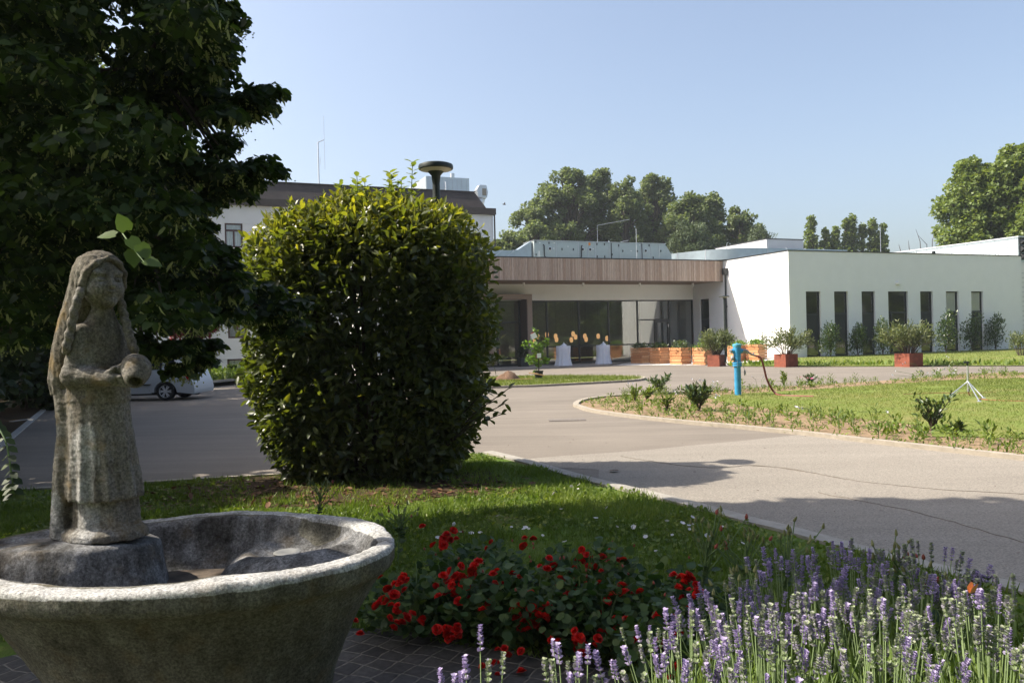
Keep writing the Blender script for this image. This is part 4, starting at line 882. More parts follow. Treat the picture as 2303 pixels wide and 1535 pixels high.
# low sprig at the right foot of the bush
sg = thing('bush_sprig', 'loose dark sprig reaching over the road from the clipped bush', 'shrub', (-.5, 9.0, .03)); b = MB(); lp, la = [], []
for k, tip_ in enumerate([(.46, -.1, 1.02), (.40, -.15, .85), (.25, -.1, 1.06), (.36, -.2, .74)]):
    t = np.array(tip_); p0 = np.array([-.35, 0, .3]); md = (p0+t)/2+np.array([0, 0, .08]); b.tube([p0, md, t], [.012, .008, .004], 5)
    for j in range(10):
        u = .45+.55*j/9; c = p0*(1-u)**2+2*md*u*(1-u)+t*u*u; lp.append(c); la.append((.5+.3*rng.normal(), rng.normal()*.5, .1+.5*rng.normal()))
b.build('stems', M['twig'], sg); leaves('leaves', np.array(lp), np.array(la), rdir(len(lp))+np.array([0, 0, 1.2]), .13, T_OVAL, M['hedge'], rng.random(len(lp))*.4, 1.1, sg)

# ------------------------------------------------------------------ linden tree over the statue
li = thing('linden_tree', 'large dark linden tree overhanging the statue and the basin', 'tree', (-4.6, 5.3, .03))
lo_ = np.array([-4.6, 5.3, .03])
poly = [(-260, -260), (540, -260), (512, 0), (496, 60), (490, 160), (474, 225), (520, 240), (505, 290), (486, 340), (520, 380), (530, 420), (495, 440), (462, 470), (478, 540), (500, 600), (540, 640), (520, 690), (462, 710), (445, 770), (410, 790), (330, 770), (250, 730), (150, 770), (0, 800), (-260, 820)]
PA = np.array(poly, float)
def pdist(pt):
    A = PA; B = np.roll(PA, -1, 0); d = B-A; t = np.clip(((pt-A)*d).sum(1)/(d*d).sum(1), 0, 1); return np.min(np.linalg.norm(pt-A-t[:, None]*d, axis=1))
cl = []
cand = np.stack([-220+800*rng.random(2600), -220+1050*rng.random(2600)], 1); cand = cand[in_poly(cand, poly)]
for c in cand:
    Y = 3.9+2.9*rng.random(); Y = max(Y, 4.2) if c[1] > 450 else Y
    rr = min(.36, pdist(c)/FPX*Y*.85+.04)*(.7+.3*rng.random())
    if rr < .10: continue
    pr_ = rr*.5/Y*FPX
    if any(math.hypot(c[0]-hx, (c[1]-hy)*hs) < hr+pr_ for hx, hy, hr, hs in ((266, 70, 8, .55), (165, 128, 14, 1.4), (395, 180, 4, 1), (455, 255, 4, 1))): continue
    if ((c[0]-268)/45)**2+((c[1]-75)/75)**2 < 1.2 or ((c[0]-165)/75)**2+((c[1]-130)/40)**2 < 1: continue
    P = dp(c[0], c[1], Y)
    if all(np.linalg.norm(P-q_[0]) > .62*min(rr, q_[1])+.14 for q_ in cl): cl.append((P, rr))
    if len(cl) >= 230: break
def spray(pts, Y, r):
    for (x, y) in pts: cl.append((dp(x, y, Y+rng.normal()*.08), r))
spray([(505, 232), (535, 225), (560, 215), (585, 205), (606, 200), (560, 245), (590, 232)], 5.0, .085)
spray([(520, 385), (545, 378), (570, 368), (592, 360), (612, 378), (560, 398), (530, 402)], 5.0, .085)
spray([(545, 660), (580, 660), (612, 668), (640, 690), (655, 720), (600, 700), (560, 700), (625, 735), (590, 640), (660, 680)], 6.2, .13)
spray([(425, 818), (452, 800), (400, 826), (345, 790), (300, 760), (470, 770)], 4.9, .07)
spray([(495, 575), (512, 590)], 5.1, .07)
for _ in range(34):
    x, y = 318+172*rng.random(), 15+245*rng.random()
    if math.hypot(x-268, (y-70)*.6) > 62: spray([(x, y)], 5.0+.5*rng.random(), .10+.07*rng.random())
edge = smooth_line(poly[1:23], 3)
for (x, y) in edge:
    if x > 250 and rng.random() < .8: cl.append((dp(x+rng.normal()*9, y+rng.normal()*10, 4.6+.9*rng.random()), .04+.07*rng.random()))
crownp, cax, cnr, csz = [], [], [], []
for P, r in cl:
    k = int(60+2700*r**2.0); o = ball(k, .2)*r*np.array([1.3, 1.3, .45]); o[:, 2] -= .25*(o[:, 0]**2+o[:, 1]**2)/r; crownp.append(P+o)
    cax.append(unit(o/r*.35+rdir(k)*np.array([1, 1, .3])*.95+np.array([.05, 0, -.42]))); cnr.append(unit(np.array([0, 0, 1.0])+o/r*.2+rdir(k)*.62)); csz.append(.036+.034*rng.random(k))
leaves('crown', np.concatenate(crownp)-lo_, np.concatenate(cax), np.concatenate(cnr), np.concatenate(csz), T_HEART, M['linden'], None, 1.0, li)
# flower bracts hanging under the leaves
allp = np.concatenate(crownp); sel = allp[rng.random(len(allp)) < .12]; n = len(sel)
leaves('bracts', sel-lo_+np.array([0, 0, -.03]), unit(np.array([.1, -.1, -.8])+rdir(n)*.6), rdir(n), .045+.03*rng.random(n), T_STRAP, M['linden_bract'], None, 1.3, li)
b = MB(); V, Fq = [], []
for p in sel[::2]:
    for k in range(5): b.lathe([(.0, -.006), (.006, 0), (0, .006)], 4, p-lo_+np.array([0, 0, -.07])+rng.normal(size=3)*.018)
b.build('flower_buds', M['linden_bract'], li)
# upper crown above the picture, which throws the big shadow
k = 11500; o = ball(k, .3)*np.array([3.5, 2.35, 3.4]); up = np.array([-4.3, 5.65, 7.2])+o
pr = np.array([((p-CAMP)@RT, (p-CAMP)@UP, (p-CAMP)@fw) for p in up]); o2 = ball(2600, .3)*np.array([1.7, 2.3, 2.0]); up = np.concatenate([up, np.array([-6.7, 4.9, 4.4])+o2]); pr = np.array([((p-CAMP)@RT, (p-CAMP)@UP, (p-CAMP)@fw) for p in up]); pxx = 1151.5+FPX*pr[:, 0]/np.maximum(pr[:, 2], .1)
py = 767.5-FPX*pr[:, 1]/np.maximum(pr[:, 2], .1)
keep = ((py < -60) | (pxx < -80) | (pr[:, 2] < .1)) & (wnoise(up, 1.7, 31) > -.5); up = up[keep]; n = len(up)
leaves('upper_crown', up-lo_, unit(rdir(n)+np.array([0, 0, -.5])), unit(rdir(n)*.8+np.array([0, 0, 1])), .20+.08*rng.random(n), T_HEART, M['linden'], None, 1.0, li)
b = MB(); b.tube([(0, 0, -.05), (.05, 0, .8), (.0, .05, 2.2), (.25, .0, 4.2), (.3, 0, 6.5), (.3, 0, 9)], [.30, .23, .2, .16, .1, .03], 12)
idx_ = rng.choice(len(cl), 60, replace=False)
limbs = [dp(60, 210, 5.6), dp(330, 140, 5.3), dp(300, 330, 5.6), dp(330, 560, 5.6), dp(120, 420, 5.3), dp(480, 660, 6.1)]
roots = []
for L in limbs:
    L = L-lo_; s = np.array([.08, .03, min(max(L[2]-.9, 1.2), 4.5)]); mid = (s+L)/2+np.array([0, 0, .18]); b.tube(smooth_line([s, mid, L], 5), list(np.linspace(.075, .02, 11)), 7); roots += [mid, L, (mid+L)/2]
for i in list(idx_)+list(range(len(cl)-36, len(cl))):
    P = cl[i][0]-lo_; r0 = min(roots, key=lambda q_: np.linalg.norm(q_-P)); b.tube([r0, (r0+P)/2+np.array([0, 0, .06]), P], [.018, .011, .004], 5)
b.tube([limbs[1]-lo_, dp(262, 150, 5.3)-lo_, dp(318, 72, 5.2)-lo_], [.03, .025, .012], 6); b.tube([dp(275, 160, 5.3)-lo_, dp(300, 130, 5.3)-lo_, dp(345, 125, 5.2)-lo_], [.025, .02, .01], 6)
b.build('trunk', M['bark'], li)
# nearer twig with lit leaves beside the statue's head and one at the left edge
tw_ = thing('linden_twig', 'light green linden twig hanging just above the head of the statue', 'branch', tuple(dp(260, 500, 2.75))); o_ = dp(260, 500, 2.75); b = MB()
pts = [dp(268, 500, 2.9), dp(276, 525, 2.8), dp(300, 560, 2.75), dp(325, 590, 2.72)]; b.tube([p-o_ for p in pts], [.003, .0025, .002, .0015], 5)
lpx = [(262, 528, -40, 2), (288, 535, 30, 30), (312, 548, 22, 34), (322, 585, 42, 10), (300, 560, 4, 44), (285, 520, -10, -30)]
b.build('stems', M['stem_green'], tw_); L0 = np.array([dp(x, y, 2.76)-o_ for x, y, _, _ in lpx]); LA = np.array([RT*dx-UP*dy+fw*rng.normal()*8 for _, _, dx, dy in lpx])
leaves('leaves', L0, LA, np.tile(np.array([.1, -.55, .8]), (len(L0), 1)), .066, T_HEART, M['rose_leaf'], np.full(len(L0), .9), 1.0, tw_)
tv = thing('rose_runner', 'dark leafy runner hanging at the left edge beside the basin', 'branch', tuple(dp(20, 1000, 2.6))); o_ = dp(20, 1000, 2.6); b = MB()
pts = smooth_line([dp(-30, 930, 2.65), dp(10, 985, 2.6), dp(25, 1060, 2.58), dp(32, 1110, 2.58)], 4); b.tube([p-o_ for p in pts], .003, 5); lp, la = [], []
for i, p in enumerate(pts):
    for s in (1, -1): lp.append(p-o_); la.append(RT*s*.8-UP*.5+fw*rng.normal()*.3)
b.build('stems', M['stem_green'], tv); leaves('leaves', np.array(lp), np.array(la), np.tile(np.array([0, -.5, .8]), (len(lp), 1)), .038, T_OVAL, M['dark_tree'], None, 1.6, tv)

# ------------------------------------------------------------------ grass and small flowers of the near lawn
gpoly = [(-6.2, 8.8), (-2.8, 9.5), (-.75, 10.8)]+kerb_line[:-2]+[(3.2, 3.4), (1.2, 3.4), (-.9, 4.35), (-2.1, 4.3), (-6.2, 4.5)]
P2 = scatter(gpoly, 105000); k = wnoise(P2, 1.1, 41); bare = (np.hypot((P2[:, 0]+1.7)/1.9, (P2[:, 1]-8.7)/1.1)+.3*wnoise(P2, 2.5, 47) < .95); P2 = P2[(k > -.55) & ~(bare & (rng.random(len(P2)) < .6))]; n = len(P2)
P3 = np.c_[P2, np.full(n, .03)]; hgt = (.035+.05*rng.random(n))*(1+.35*wnoise(P2, 2.3, 42))
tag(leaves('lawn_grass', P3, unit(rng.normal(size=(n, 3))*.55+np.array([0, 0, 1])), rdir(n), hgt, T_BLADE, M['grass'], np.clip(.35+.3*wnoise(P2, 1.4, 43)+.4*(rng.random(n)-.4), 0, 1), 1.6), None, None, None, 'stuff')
P2 = scatter(gpoly, 26000); bare = (np.hypot((P2[:, 0]+1.7)/1.9, (P2[:, 1]-8.6)/1.1) < 1); P2 = P2[(wnoise(P2, 1.6, 44) > -.2) & ~(bare & (rng.random(len(P2)) < .85))]; n = len(P2)
tag(leaves('lawn_clover', np.c_[P2, .03+.035*rng.random(n)], unit(rdir(n)+np.array([0, 0, .2])), unit(rdir(n)*.5+np.array([0, 0, 1])), .022+.018*rng.random(n), T_ROUND, M['grass'], None, 1.1), None, None, None, 'stuff')
P2 = scatter([(-4.4, 8.2), (-3.3, 9.4), (-1.5, 9.2), (.2, 9.0), (.1, 7.9), (-1.4, 7.5), (-3.4, 7.6)], 700); n = len(P2)
tag(leaves('leaf_litter', np.c_[P2, .035+.02*rng.random(n)], unit(rng.normal(size=(n, 3))*np.array([1, 1, .15])), unit(rdir(n)*.35+np.array([0, 0, 1])), .07+.05*rng.random(n), T_OVAL, M['litter']), None, None, None, 'stuff')
tv_, tf_ = T_ROUND
def flower_mesh(name, mt, r, cup=.35, np_=5):
    a = np.arange(np_)*2*math.pi/np_; ax = np.stack([np.cos(a), np.sin(a), np.full(np_, cup)], 1); return leaves(name, np.zeros((np_, 3)), ax, np.tile([0, 0, 1.], (np_, 1))-ax*.3, r, T_ROUND, mt, rng.random(np_), 1.5, None, False)
fm_ = [flower_mesh('white_flower', M['white_petal'], r, c) for r, c in ((.021, .5), (.017, .9), (.024, .35))]
fpx = [(1022, 1178), (1035, 1197), (1060, 1199), (1080, 1198), (1150, 1186), (1182, 1186), (1262, 1145), (1220, 1205), (1270, 1218), (1178, 1190), (1388, 1185), (1425, 1185), (1452, 1207), (1512, 1204), (1535, 1176), (1550, 1182), (1557, 1179), (1245, 1110), (1365, 1142), (1300, 1100), (1302, 1090), (1285, 1094), (1550, 1190), (1600, 1150), (1557, 1163), (1625, 1185), (1640, 1215), (1500, 1172), (1015, 1218), (985, 1209), (1056, 1243), (1190, 1190), (1340, 1165), (1120, 1160), (1475, 1240), (1590, 1205), (1670, 1222)]
for i, (x, y) in enumerate(fpx):
    p = gp(x, y, .075); o = link('bindweed_flower', fm_[i % 3], None, p, (rng.normal()*.4, rng.normal()*.4, rng.random()*6)); tag(o, 'small white bindweed flower lying open in the near lawn', 'flower', 'white bindweed flowers in the near lawn')

# ------------------------------------------------------------------ red ground cover roses
def bloom_mesh(s):
    P, A, Nn = [], [], []
    for ring, (rad, cup, n_) in enumerate([(.3, 2.4, 3), (.55, 1.1, 5), (.8, .55, 6), (1, .15, 7)]):
        for k in range(n_):
            a = 2*math.pi*k/n_+ring*.5; d = np.array([math.cos(a), math.sin(a), cup]); P.append((math.cos(a)*.10*rad*s, math.sin(a)*.10*rad*s, .0)); A.append(d); Nn.append(np.array([-math.cos(a)*cup, -math.sin(a)*cup, 1])+rng.normal(size=3)*.15)
    return leaves('rose_bloom', np.array(P), np.array(A), np.array(Nn), s*(.52+.1*rng.random(len(P))), T_ROUND, M['rose_red'], None, 1.5, None, False)
blooms = [bloom_mesh(.044), bloom_mesh(.037), bloom_mesh(.049)]
bud_b = MB(); bud_b.lathe([(0, -.012), (.008, -.004), (.009, .004), (.004, .016), (0, .02)], 6); bud_me = bud_b.mesh('rose_bud', M['bud_red'])
def rose_bush(px_list, base, rad, ht, nl, label, buds=4):
    bx, by = base; t = thing('rose_bush', label, 'rose bush', (bx, by, .03), 0, 'red rose bushes in front of the lawn'); o0 = np.array([bx, by, .03])
    o = ball(nl, .45)*np.array([rad, rad*.85, ht*.5])+np.array([0, 0, ht*.52]); o[:, 2] *= 1+.22*wnoise(o[:, :2], 6, int(bx*10) % 50); o = o[o[:, 2] > .02]; n = len(o)
    leaves('leaves', o, unit(rdir(n)*.7+o*np.array([1, 1, .2])+np.array([0, -.1, .1])), unit(rdir(n)*.55+np.array([0, -.15, 1])), .034+.022*rng.random(n), T_ROUND, M['rose_leaf'], None, 1.25, t)
    b = MB()
    for k in range(16):
        a = rng.random()*6.28; e = np.array([rad*.8*math.cos(a)*rng.random(), rad*.7*math.sin(a)*rng.random(), ht*(.6+.45*rng.random())]); b.tube([(0, 0, -.02), e*.5+np.array([0, 0, .04]), e], [.006, .004, .002], 4)
    b.build('stems', M['stem_green'], t)
    for (x, y, Y) in px_list:
        p = dp(x, y, Y-.10)-o0; link('rose_bloom', blooms[rng.integers(3)], t, p, (.5+.5*rng.normal()*.6, .35*rng.normal(), rng.random()*6), .6+.45*rng.random())
    for k in range(buds):
        a = rng.random()*6.28; link('rose_bud', bud_me, t, (rad*.8*math.cos(a), rad*.7*math.sin(a), ht*(.95+.15*rng.random())), (rng.normal()*.3, rng.normal()*.3, 0), .65)
def clus(cx_, cy_, n_, s, Y): return [(cx_+rng.normal()*s*1.15, cy_+rng.normal()*s*.85, Y+rng.normal()*.04) for _ in range(int(n_*1.5))]
rose_bush(clus(880, 1310, 7, 24, 4.25)+clus(920, 1395, 9, 22, 4.05)+clus(865, 1350, 3, 18, 4.15)+[(810, 1425, 4.05), (848, 1362, 4.1), (798, 1395, 4.1)], (-.55, 4.3), .34, .34, 620, 'red rose bush growing against the right side of the stone basin')
rose_bush(clus(1022, 1300, 13, 15, 4.25)+clus(1020, 1335, 8, 13, 4.2)+clus(1020, 1420, 9, 14, 4.0)+clus(1085, 1290, 5, 20, 4.25)+[(1100, 1355, 4.15), (950, 1390, 4.05)], (-.2, 4.25), .34, .38, 640, 'red rose bush beside the dark paving with a tall dense cluster of blooms')
rose_bush(clus(1195, 1385, 16, 18, 4.02)+clus(1130, 1470, 6, 22, 3.85)+clus(1165, 1310, 3, 25, 4.2)+[(1085, 1372, 4.05), (1165, 1410, 4.0), (1260, 1300, 4.2)], (.08, 4.1), .34, .36, 640, 'red rose bush in the middle with its largest cluster over the dark paving')
rose_bush(clus(1320, 1250, 6, 13, 4.5)+clus(1370, 1255, 5, 14, 4.5)+clus(1325, 1280, 5, 18, 4.45)+clus(1250, 1280, 4, 18, 4.4)+clus(1300, 1340, 5, 22, 4.2), (.36, 4.35), .34, .42, 640, 'red rose bush standing highest with a bright cluster against the lawn')
rose_bush(clus(1310, 1450, 8, 18, 3.85)+clus(1405, 1330, 5, 25, 4.1)+clus(1390, 1400, 4, 20, 3.95)+[(1270, 1390, 4), (1350, 1420, 3.9)], (.42, 3.95), .32, .33, 560, 'red rose bush low behind the first lavender stalks')
rose_bush(clus(1535, 1305, 9, 14, 4.05)+clus(1560, 1335, 8, 14, 4.0)+clus(1495, 1390, 6, 12, 3.85)+[(1550, 1370, 3.9), (1440, 1330, 4)], (.78, 4.0), .32, .38, 600, 'red rose bush touching the left edge of the lavender')
rose_bush(clus(1000, 1222, 9, 17, 4.9)+[(1095, 1232, 4.85), (1180, 1210, 5), (1200, 1212, 5), (1178, 1228, 4.9), (1105, 1218, 4.9), (950, 1183, 5.2)], (-.3, 4.95), .34, .30, 480, 'small red rose bush farthest back, with one tight red row on the grass')
rose_bush(clus(1490, 1450, 6, 14, 3.55)+clus(1530, 1500, 4, 14, 3.4)+[(1430, 1440, 3.6), (1600, 1480, 3.4)], (.68, 3.5), .28, .34, 420, 'red rose bush growing in among the front lavender stalks')
# tall budding rose shoots
def rose_shoot(x, ytip, Y, lean, label, mt_bud=None, h0=None):
    tip = dp(x, ytip, Y); base = np.array([tip[0]-lean*.25, tip[1]+.05, .03]); t = thing('rose_shoot', label, 'rose shoot', tuple(base), 0, 'tall budding rose shoots'); h = tip-base; b = MB()
    b.tube([(0, 0, 0), h*.55+np.array([-.03*lean, 0, 0]), h*.85], [.006, .005, .004], 5); tips = []
    for k in range(14):
        e = h*(.78+.22*rng.random())+np.array([rng.normal()*.08, rng.normal()*.04, .02*rng.random()]); s = h*(.5+.25*rng.random()); b.tube([s, (s+e)/2+np.array([rng.normal()*.01, 0, .01]), e], [.004, .0032, .0026], 4); tips.append(e)
    b.build('stems', M['stem_green'], t)
    for e in tips: link('rose_bud', bud_me if rng.random() < .18 else gbud_me, t, e, (rng.normal()*.3, rng.normal()*.3, 0), 1.0)
    lp = []; la = []
    for k in range(16): lp.append(h*(.15+.55*rng.random())+rng.normal(size=3)*.012); la.append((rng.normal(), rng.normal(), .3))
    leaves('leaves', np.array(lp), np.array(la), np.tile([0, -.2, 1.], (16, 1)), .05, T_ROUND, M['rose_leaf'], None, 1.3, t)
M['bud_green'] = mat('bud_green', (.16, .17, .06), .6); gb = MB(); gb.lathe([(0, -.012), (.008, -.004), (.007, .006), (.003, .02), (0, .024)], 6); gbud_me = gb.mesh('green_bud', M['bud_green'])
for x, y, Y, ln, lab in [(1600, 1150, 3.9, .3, 'budding rose shoot nearest the red roses, leaning over the lawn'), (1680, 1185, 3.8, .2, 'budding rose shoot with few tips in front of the kerb'), (1790, 1180, 3.8, .4, 'budding rose shoot with spread tips against the shaded road'), (2005, 1205, 3.7, -.2, 'budding rose shoot standing tallest above the middle of the lavender'), (2062, 1248, 3.6, .3, 'short budding rose shoot just right of the tallest one'), (1668, 1275, 3.3, .1, 'yellow green budding shoot at the left top edge of the lavender'), (2130, 1280, 3.3, .1, 'yellow green budding shoot in the right part of the lavender'), (725, 1080, 6.3, .3, 'budding rose shoot behind the basin in front of the clipped bush'), (905, 1140, 5.6, .2, 'feathery budding shoot on the grass right of the basin rim')]: rose_shoot(x, y, Y, ln, lab)

# ------------------------------------------------------------------ lavender
def spike_mesh(faded, seed):
    r = np.random.default_rng(seed); P, A, Nn, S, mi = [], [], [], [], []; L = .055+.02*r.random(); z = 0; k = 0
    levels = [-.014, 0, .011, .018, .025, .032, .038, .044][:6+r.integers(0, 3)]
    for z in levels:
        for j in range(5):
            a = j*1.26+z*90+r.random(); P.append((0, 0, z)); A.append((math.cos(a), math.sin(a), .75+.3*r.random())); Nn.append((0, 0, 1)); S.append(.0105-.0035*max(0, z/.05)+.004*r.random())
    n = len(P); me = leaves('flower_spike', np.array(P), np.array(A), np.array(Nn)+r.normal(size=(n, 3))*.3, np.array(S), T_TUFT, M['lavender_faded'] if faded else M['lavender_bloom'], r.random(n), 1.0, None, False); return me
spk = [spike_mesh(False, k) for k in range(3)]+[spike_mesh(True, 10+k) for k in range(3)]
def lavender(x, y, n_, ht, purple, label, spread=.30):
    t = thing('lavender_plant', label, 'lavender', (x, y, .03), 0, 'lavender plants along the bottom of the view'); b = MB(); tips = []
    for k in range(n_):
        a = rng.random()*6.283; r = rng.random()**.6; e = np.array([math.cos(a)*r*spread, math.sin(a)*r*spread, ht*(1.02-.22*r*r+.16*(rng.random()-.5))]); p0 = np.array([e[0]*.35, e[1]*.35, .05])
        m_ = (p0+e)/2+np.array([e[0]*.05, e[1]*.05, .04]); b.tube([p0, m_, e], [.0026, .0022, .0018], 4, False); tips.append((e, e-m_))
    b.build('stems', M['lavender_stem'], t)
    for e, d in tips:
        me = spk[rng.integers(3)] if rng.random() < purple*.72 else spk[3+rng.integers(3)]
        q_ = Vector(d).to_track_quat('Z', 'Y'); link('flower_spike', me, t, e-unit(d)*.03, q_.to_euler(), .9+.5*rng.random())
    m2 = 330; o = ball(m2)*np.array([spread*.75, spread*.75, ht*.33])+np.array([0, 0, ht*.34])
    leaves('leaves', o, unit(o*np.array([1.2, 1.2, .2])+np.array([0, 0, .35])+rdir(m2)*.25), rdir(m2), .075+.05*rng.random(m2), T_STRAP, M['lav_leaf'], None, .55, t)
M['lav_leaf'] = leaf_mat('lavender_leaf', [(.09, .14, .035), (.15, .22, .05), (.23, .30, .09)], .3, (1.3, 1.4, .6), .6, .2)
LV = [(-.12, 2.32, 10, .655, .8, 'lavender tuft with a few tall single stalks in front of the dark paving', .16), (.16, 2.30, 13, .655, .7, 'lavender tuft of sparse stalks between the dark paving and the dense clump', .16),
 (.42, 2.36, 26, .64, .8, 'lavender plant at the left end of the dense front row', .26), (.72, 2.34, 40, .66, .55, 'lavender plant, second in the dense front row', .28), (1.05, 2.34, 42, .66, .35, 'lavender plant with pale faded heads, third in the front row', .28), (1.38, 2.38, 42, .66, .2, 'palest lavender plant, at the right end of the front row', .28),
 (.56, 2.68, 36, .60, .85, 'deep violet lavender plant at the left end of the second row', .26), (.88, 2.70, 42, .62, .7, 'violet grey lavender plant, second in the second row', .29), (1.22, 2.72, 42, .63, .5, 'lavender plant in the middle of the whole bed', .29), (1.58, 2.72, 42, .63, .3, 'pale lavender plant at the right end of the second row', .29),
 (.84, 3.04, 36, .58, .95, 'dark violet lavender plant touching the red roses', .27), (1.14, 3.06, 42, .60, .85, 'violet lavender plant, second in the third row', .29), (1.48, 3.06, 42, .61, .6, 'lavender plant, third in the third row with mixed heads', .29), (1.86, 3.05, 40, .58, .3, 'lavender plant at the right end of the third row beside the kerb', .29),
 (1.12, 3.38, 34, .59, .95, 'dark violet lavender plant at the back left of the bed', .26), (1.42, 3.42, 38, .61, .8, 'violet lavender plant at the middle of the back row', .27), (1.74, 3.42, 36, .60, .6, 'lavender plant at the right of the back row near the kerb', .27)]
for x, y, n_, ht, pu, lab, sp in LV: lavender(x, y, int(n_*(.85 if y < 3 else 1.05)), ht, pu, lab, sp)
# butterfly on the lavender
bp_ = dp(2187, 1332, 2.75); t = thing('butterfly', 'orange butterfly with dark edged wings sitting on the lavender', 'butterfly', tuple(bp_), .4)
M['wing'] = mat('orange_wing', (.70, .30, .10), .7, var=.2, scale=80); M['wing_dark'] = mat('wing_edge', (.04, .03, .03), .7)
b = MB(); b.lathe([(0, -.014), (.003, -.008), (.0035, .004), (.002, .012), (0, .014)], 8, ax=((0, 0, 1), (0, 1, 0), (1, 0, 0))); b.build('body', M['wing_dark'], t)
for s in (-1, 1):
    b = MB(); b.add([(-.012, .002*s, .0), (.010, .002*s, 0), (.018, .010*s, .030), (.008, .012*s, .034), (-.014, .009*s, .020), (-.016, .006*s, .008)], [(0, 1, 2, 3, 4, 5)]); b.build('wing', M['wing'], t)
    b = MB(); b.add([(.0185, .0105*s, .0305), (.008, .0125*s, .0345), (.010, .0135*s, .041), (.024, .0125*s, .036)], [(0, 1, 2, 3)]); b.build('wing_tip', M['wing_dark'], t)

# ------------------------------------------------------------------ blue hydrant with hose, sprinkler
hp = gp(1660, 890); hy = thing('hydrant', 'tall blue pillar hydrant with side outlets standing on the island lawn', 'hydrant', (hp[0], hp[1], .026))
b = MB(); b.lathe([(.082, -.05), (.082, .72), (.086, .73)], 24); b.build('pillar', M['hyd_blue'], hy)
b = MB(); b.lathe([(.115, .73), (.115, .765), (.098, .77), (.098, .785), (.115, .79), (.115, .825), (.09, .83)], 24); fl = b.build('flange', M['hyd_blue'], hy)
for k in range(6):
    a = k*1.047+.3; b = MB(); b.lathe([(.012, .71), (.012, .85)], 6, (.102*math.cos(a), .102*math.sin(a), 0)); b.build('bolt', M['grey_cast'], fl)
b = MB(); b.lathe([(.086, .825), (.092, 1.0), (.096, 1.16), (.10, 1.2), (.09, 1.22)], 24); b.build('head', M['hyd_blue'], hy)
b = MB(); b.lathe([(.104, 1.205), (.108, 1.22), (.108, 1.27), (.09, 1.285), (.0, 1.29)], 24); b.lathe([(.03, 1.28), (.03, 1.31), (.0, 1.315)], 5); b.build('cap', M['hyd_top'], hy)
for s in (-1, 1):
    b = MB(); b.tube([(s*.05, 0, 1.09), (s*.11, -.01, 1.11), (s*.15, -.02, 1.11)], [.068, .06, .052], 16); ot = b.build('outlet', M['hyd_blue'], hy)
    b = MB(); b.tube([(s*.147, -.02, 1.11), (s*.185, -.025, 1.10)], [.056, .05], 12); b.build('coupling', M['grey_cast'], ot)
b = MB(); b.lathe([(.06, 0), (.06, .05), (.04, .07), (0, .07)], 14, (-.10, -.03, .93), ax=((0, 1, 0), (0, 0, 1), (-1, 0, 0))); b.build('side_outlet', M['grey_cast'], hy)
b = MB(); b.lathe([(.05, -.012), (.055, 0), (.05, .012)], 14, (.17, -.05, .56), 1, 1.3, ((0, 1, 0), (0, 0, 1), (1, 0, .2))); b.tube([(.13, -.04, .8), (.16, -.045, .63)], .006, 5); b.build('hanging_cap', M['grey_cast'], hy)
def hpx(x, y, dy=0): return dp(x, y, hp[1]+dy)-np.array([hp[0], hp[1], .026])
hs = thing('hydrant_hose', 'dark red hose curving from the blue hydrant down to the grass', 'hose', (hp[0], hp[1], .026))
b = MB(); b.tube([hpx(1674.5, 787), hpx(1683, 793)], [.045, .05], 10); b.tube([hpx(1682, 792), hpx(1690, 796.5), hpx(1700, 800)], [.022, .026, .022], 8); b.tube([hpx(1694, 798), hpx(1695, 792)], .018, 6); b.build('valve', M['grey_cast'], hs)
g0 = gp(1754, 891); g1 = gp(1790, 893)
hl = [hpx(1699, 799.5), hpx(1709, 803), hpx(1714, 811), hpx(1719, 830), hpx(1724, 850), hpx(1732, 868), hpx(1742, 882), g0-np.array([hp[0], hp[1], 0]), g1-np.array([hp[0], hp[1], 0]), gp(1830, 894)-np.array([hp[0], hp[1], 0])]
b = MB(); b.tube(smooth_line(hl, 5), .026, 8); b.build('hose_line', M['hose'], hs)
b = MB(); c0 = hpx(1683, 800); b.tube([c0, hpx(1683, 812)], .004, 4); b.lathe([(0, -.02), (.02, -.005), (0, .02)], 8, hpx(1683, 812)); b.build('chain_plug', M['grey_cast'], hs)
sp0 = gp(2178, 893); sp = thing('sprinkler', 'silver tripod lawn sprinkler standing on the island lawn', 'sprinkler', (sp0[0], sp0[1], .026))
def spx(x, y, dy=0): return dp(x, y, sp0[1]+dy)-np.array([sp0[0], sp0[1], .026])
jn = spx(2176.5, 857)
b = MB(); b.tube([spx(2178, 878), jn, spx(2176, 822)], [.022, .022, .02], 10); b.build('riser', M['alu'], sp)
for x, y in ((2128, 899), (2202.5, 905), (2212, 897)):
    f_ = gp(x, y)-np.array([sp0[0], sp0[1], 0]); b = MB(); b.tube([jn, f_], .013, 8); lg = b.build('leg', M['alu'], sp); b = MB(); b.lathe([(.05, -.02), (.05, 0), (.02, .015)], 10, f_); b.build('foot_plate', M['alu'], lg)
b = MB(); b.obox(spx(2174, 814.5), (1, 0, .1), (0, 1, 0), (0, 0, 1), .055, .02, .018); b.tube([spx(2176, 822), spx(2175.5, 813)], .02, 8); b.tube([spx(2170, 815), spx(2168, 813)], .018, 6); b.build('sprinkler_head', M['black_trim'], sp)
b = MB(); b.lathe([(.032, -.03), (.032, .03)], 10, spx(2178, 877)); b.build('hose_coupling', M['grey_cast'], sp)
b = MB(); b.tube(smooth_line([spx(2178.2, 880), spx(2180, 887), spx(2190, 895), gp(2205, 899.5)-np.array([sp0[0], sp0[1], 0]), gp(2240, 903)-np.array([sp0[0], sp0[1], 0]), gp(2330, 905)-np.array([sp0[0], sp0[1], 0])], 5), .012, 8)
tag(b.build('sprinkler_hose', M['hose_red'], None, (sp0[0], sp0[1], .026)), 'red striped hose running from the sprinkler across the grass', 'hose')
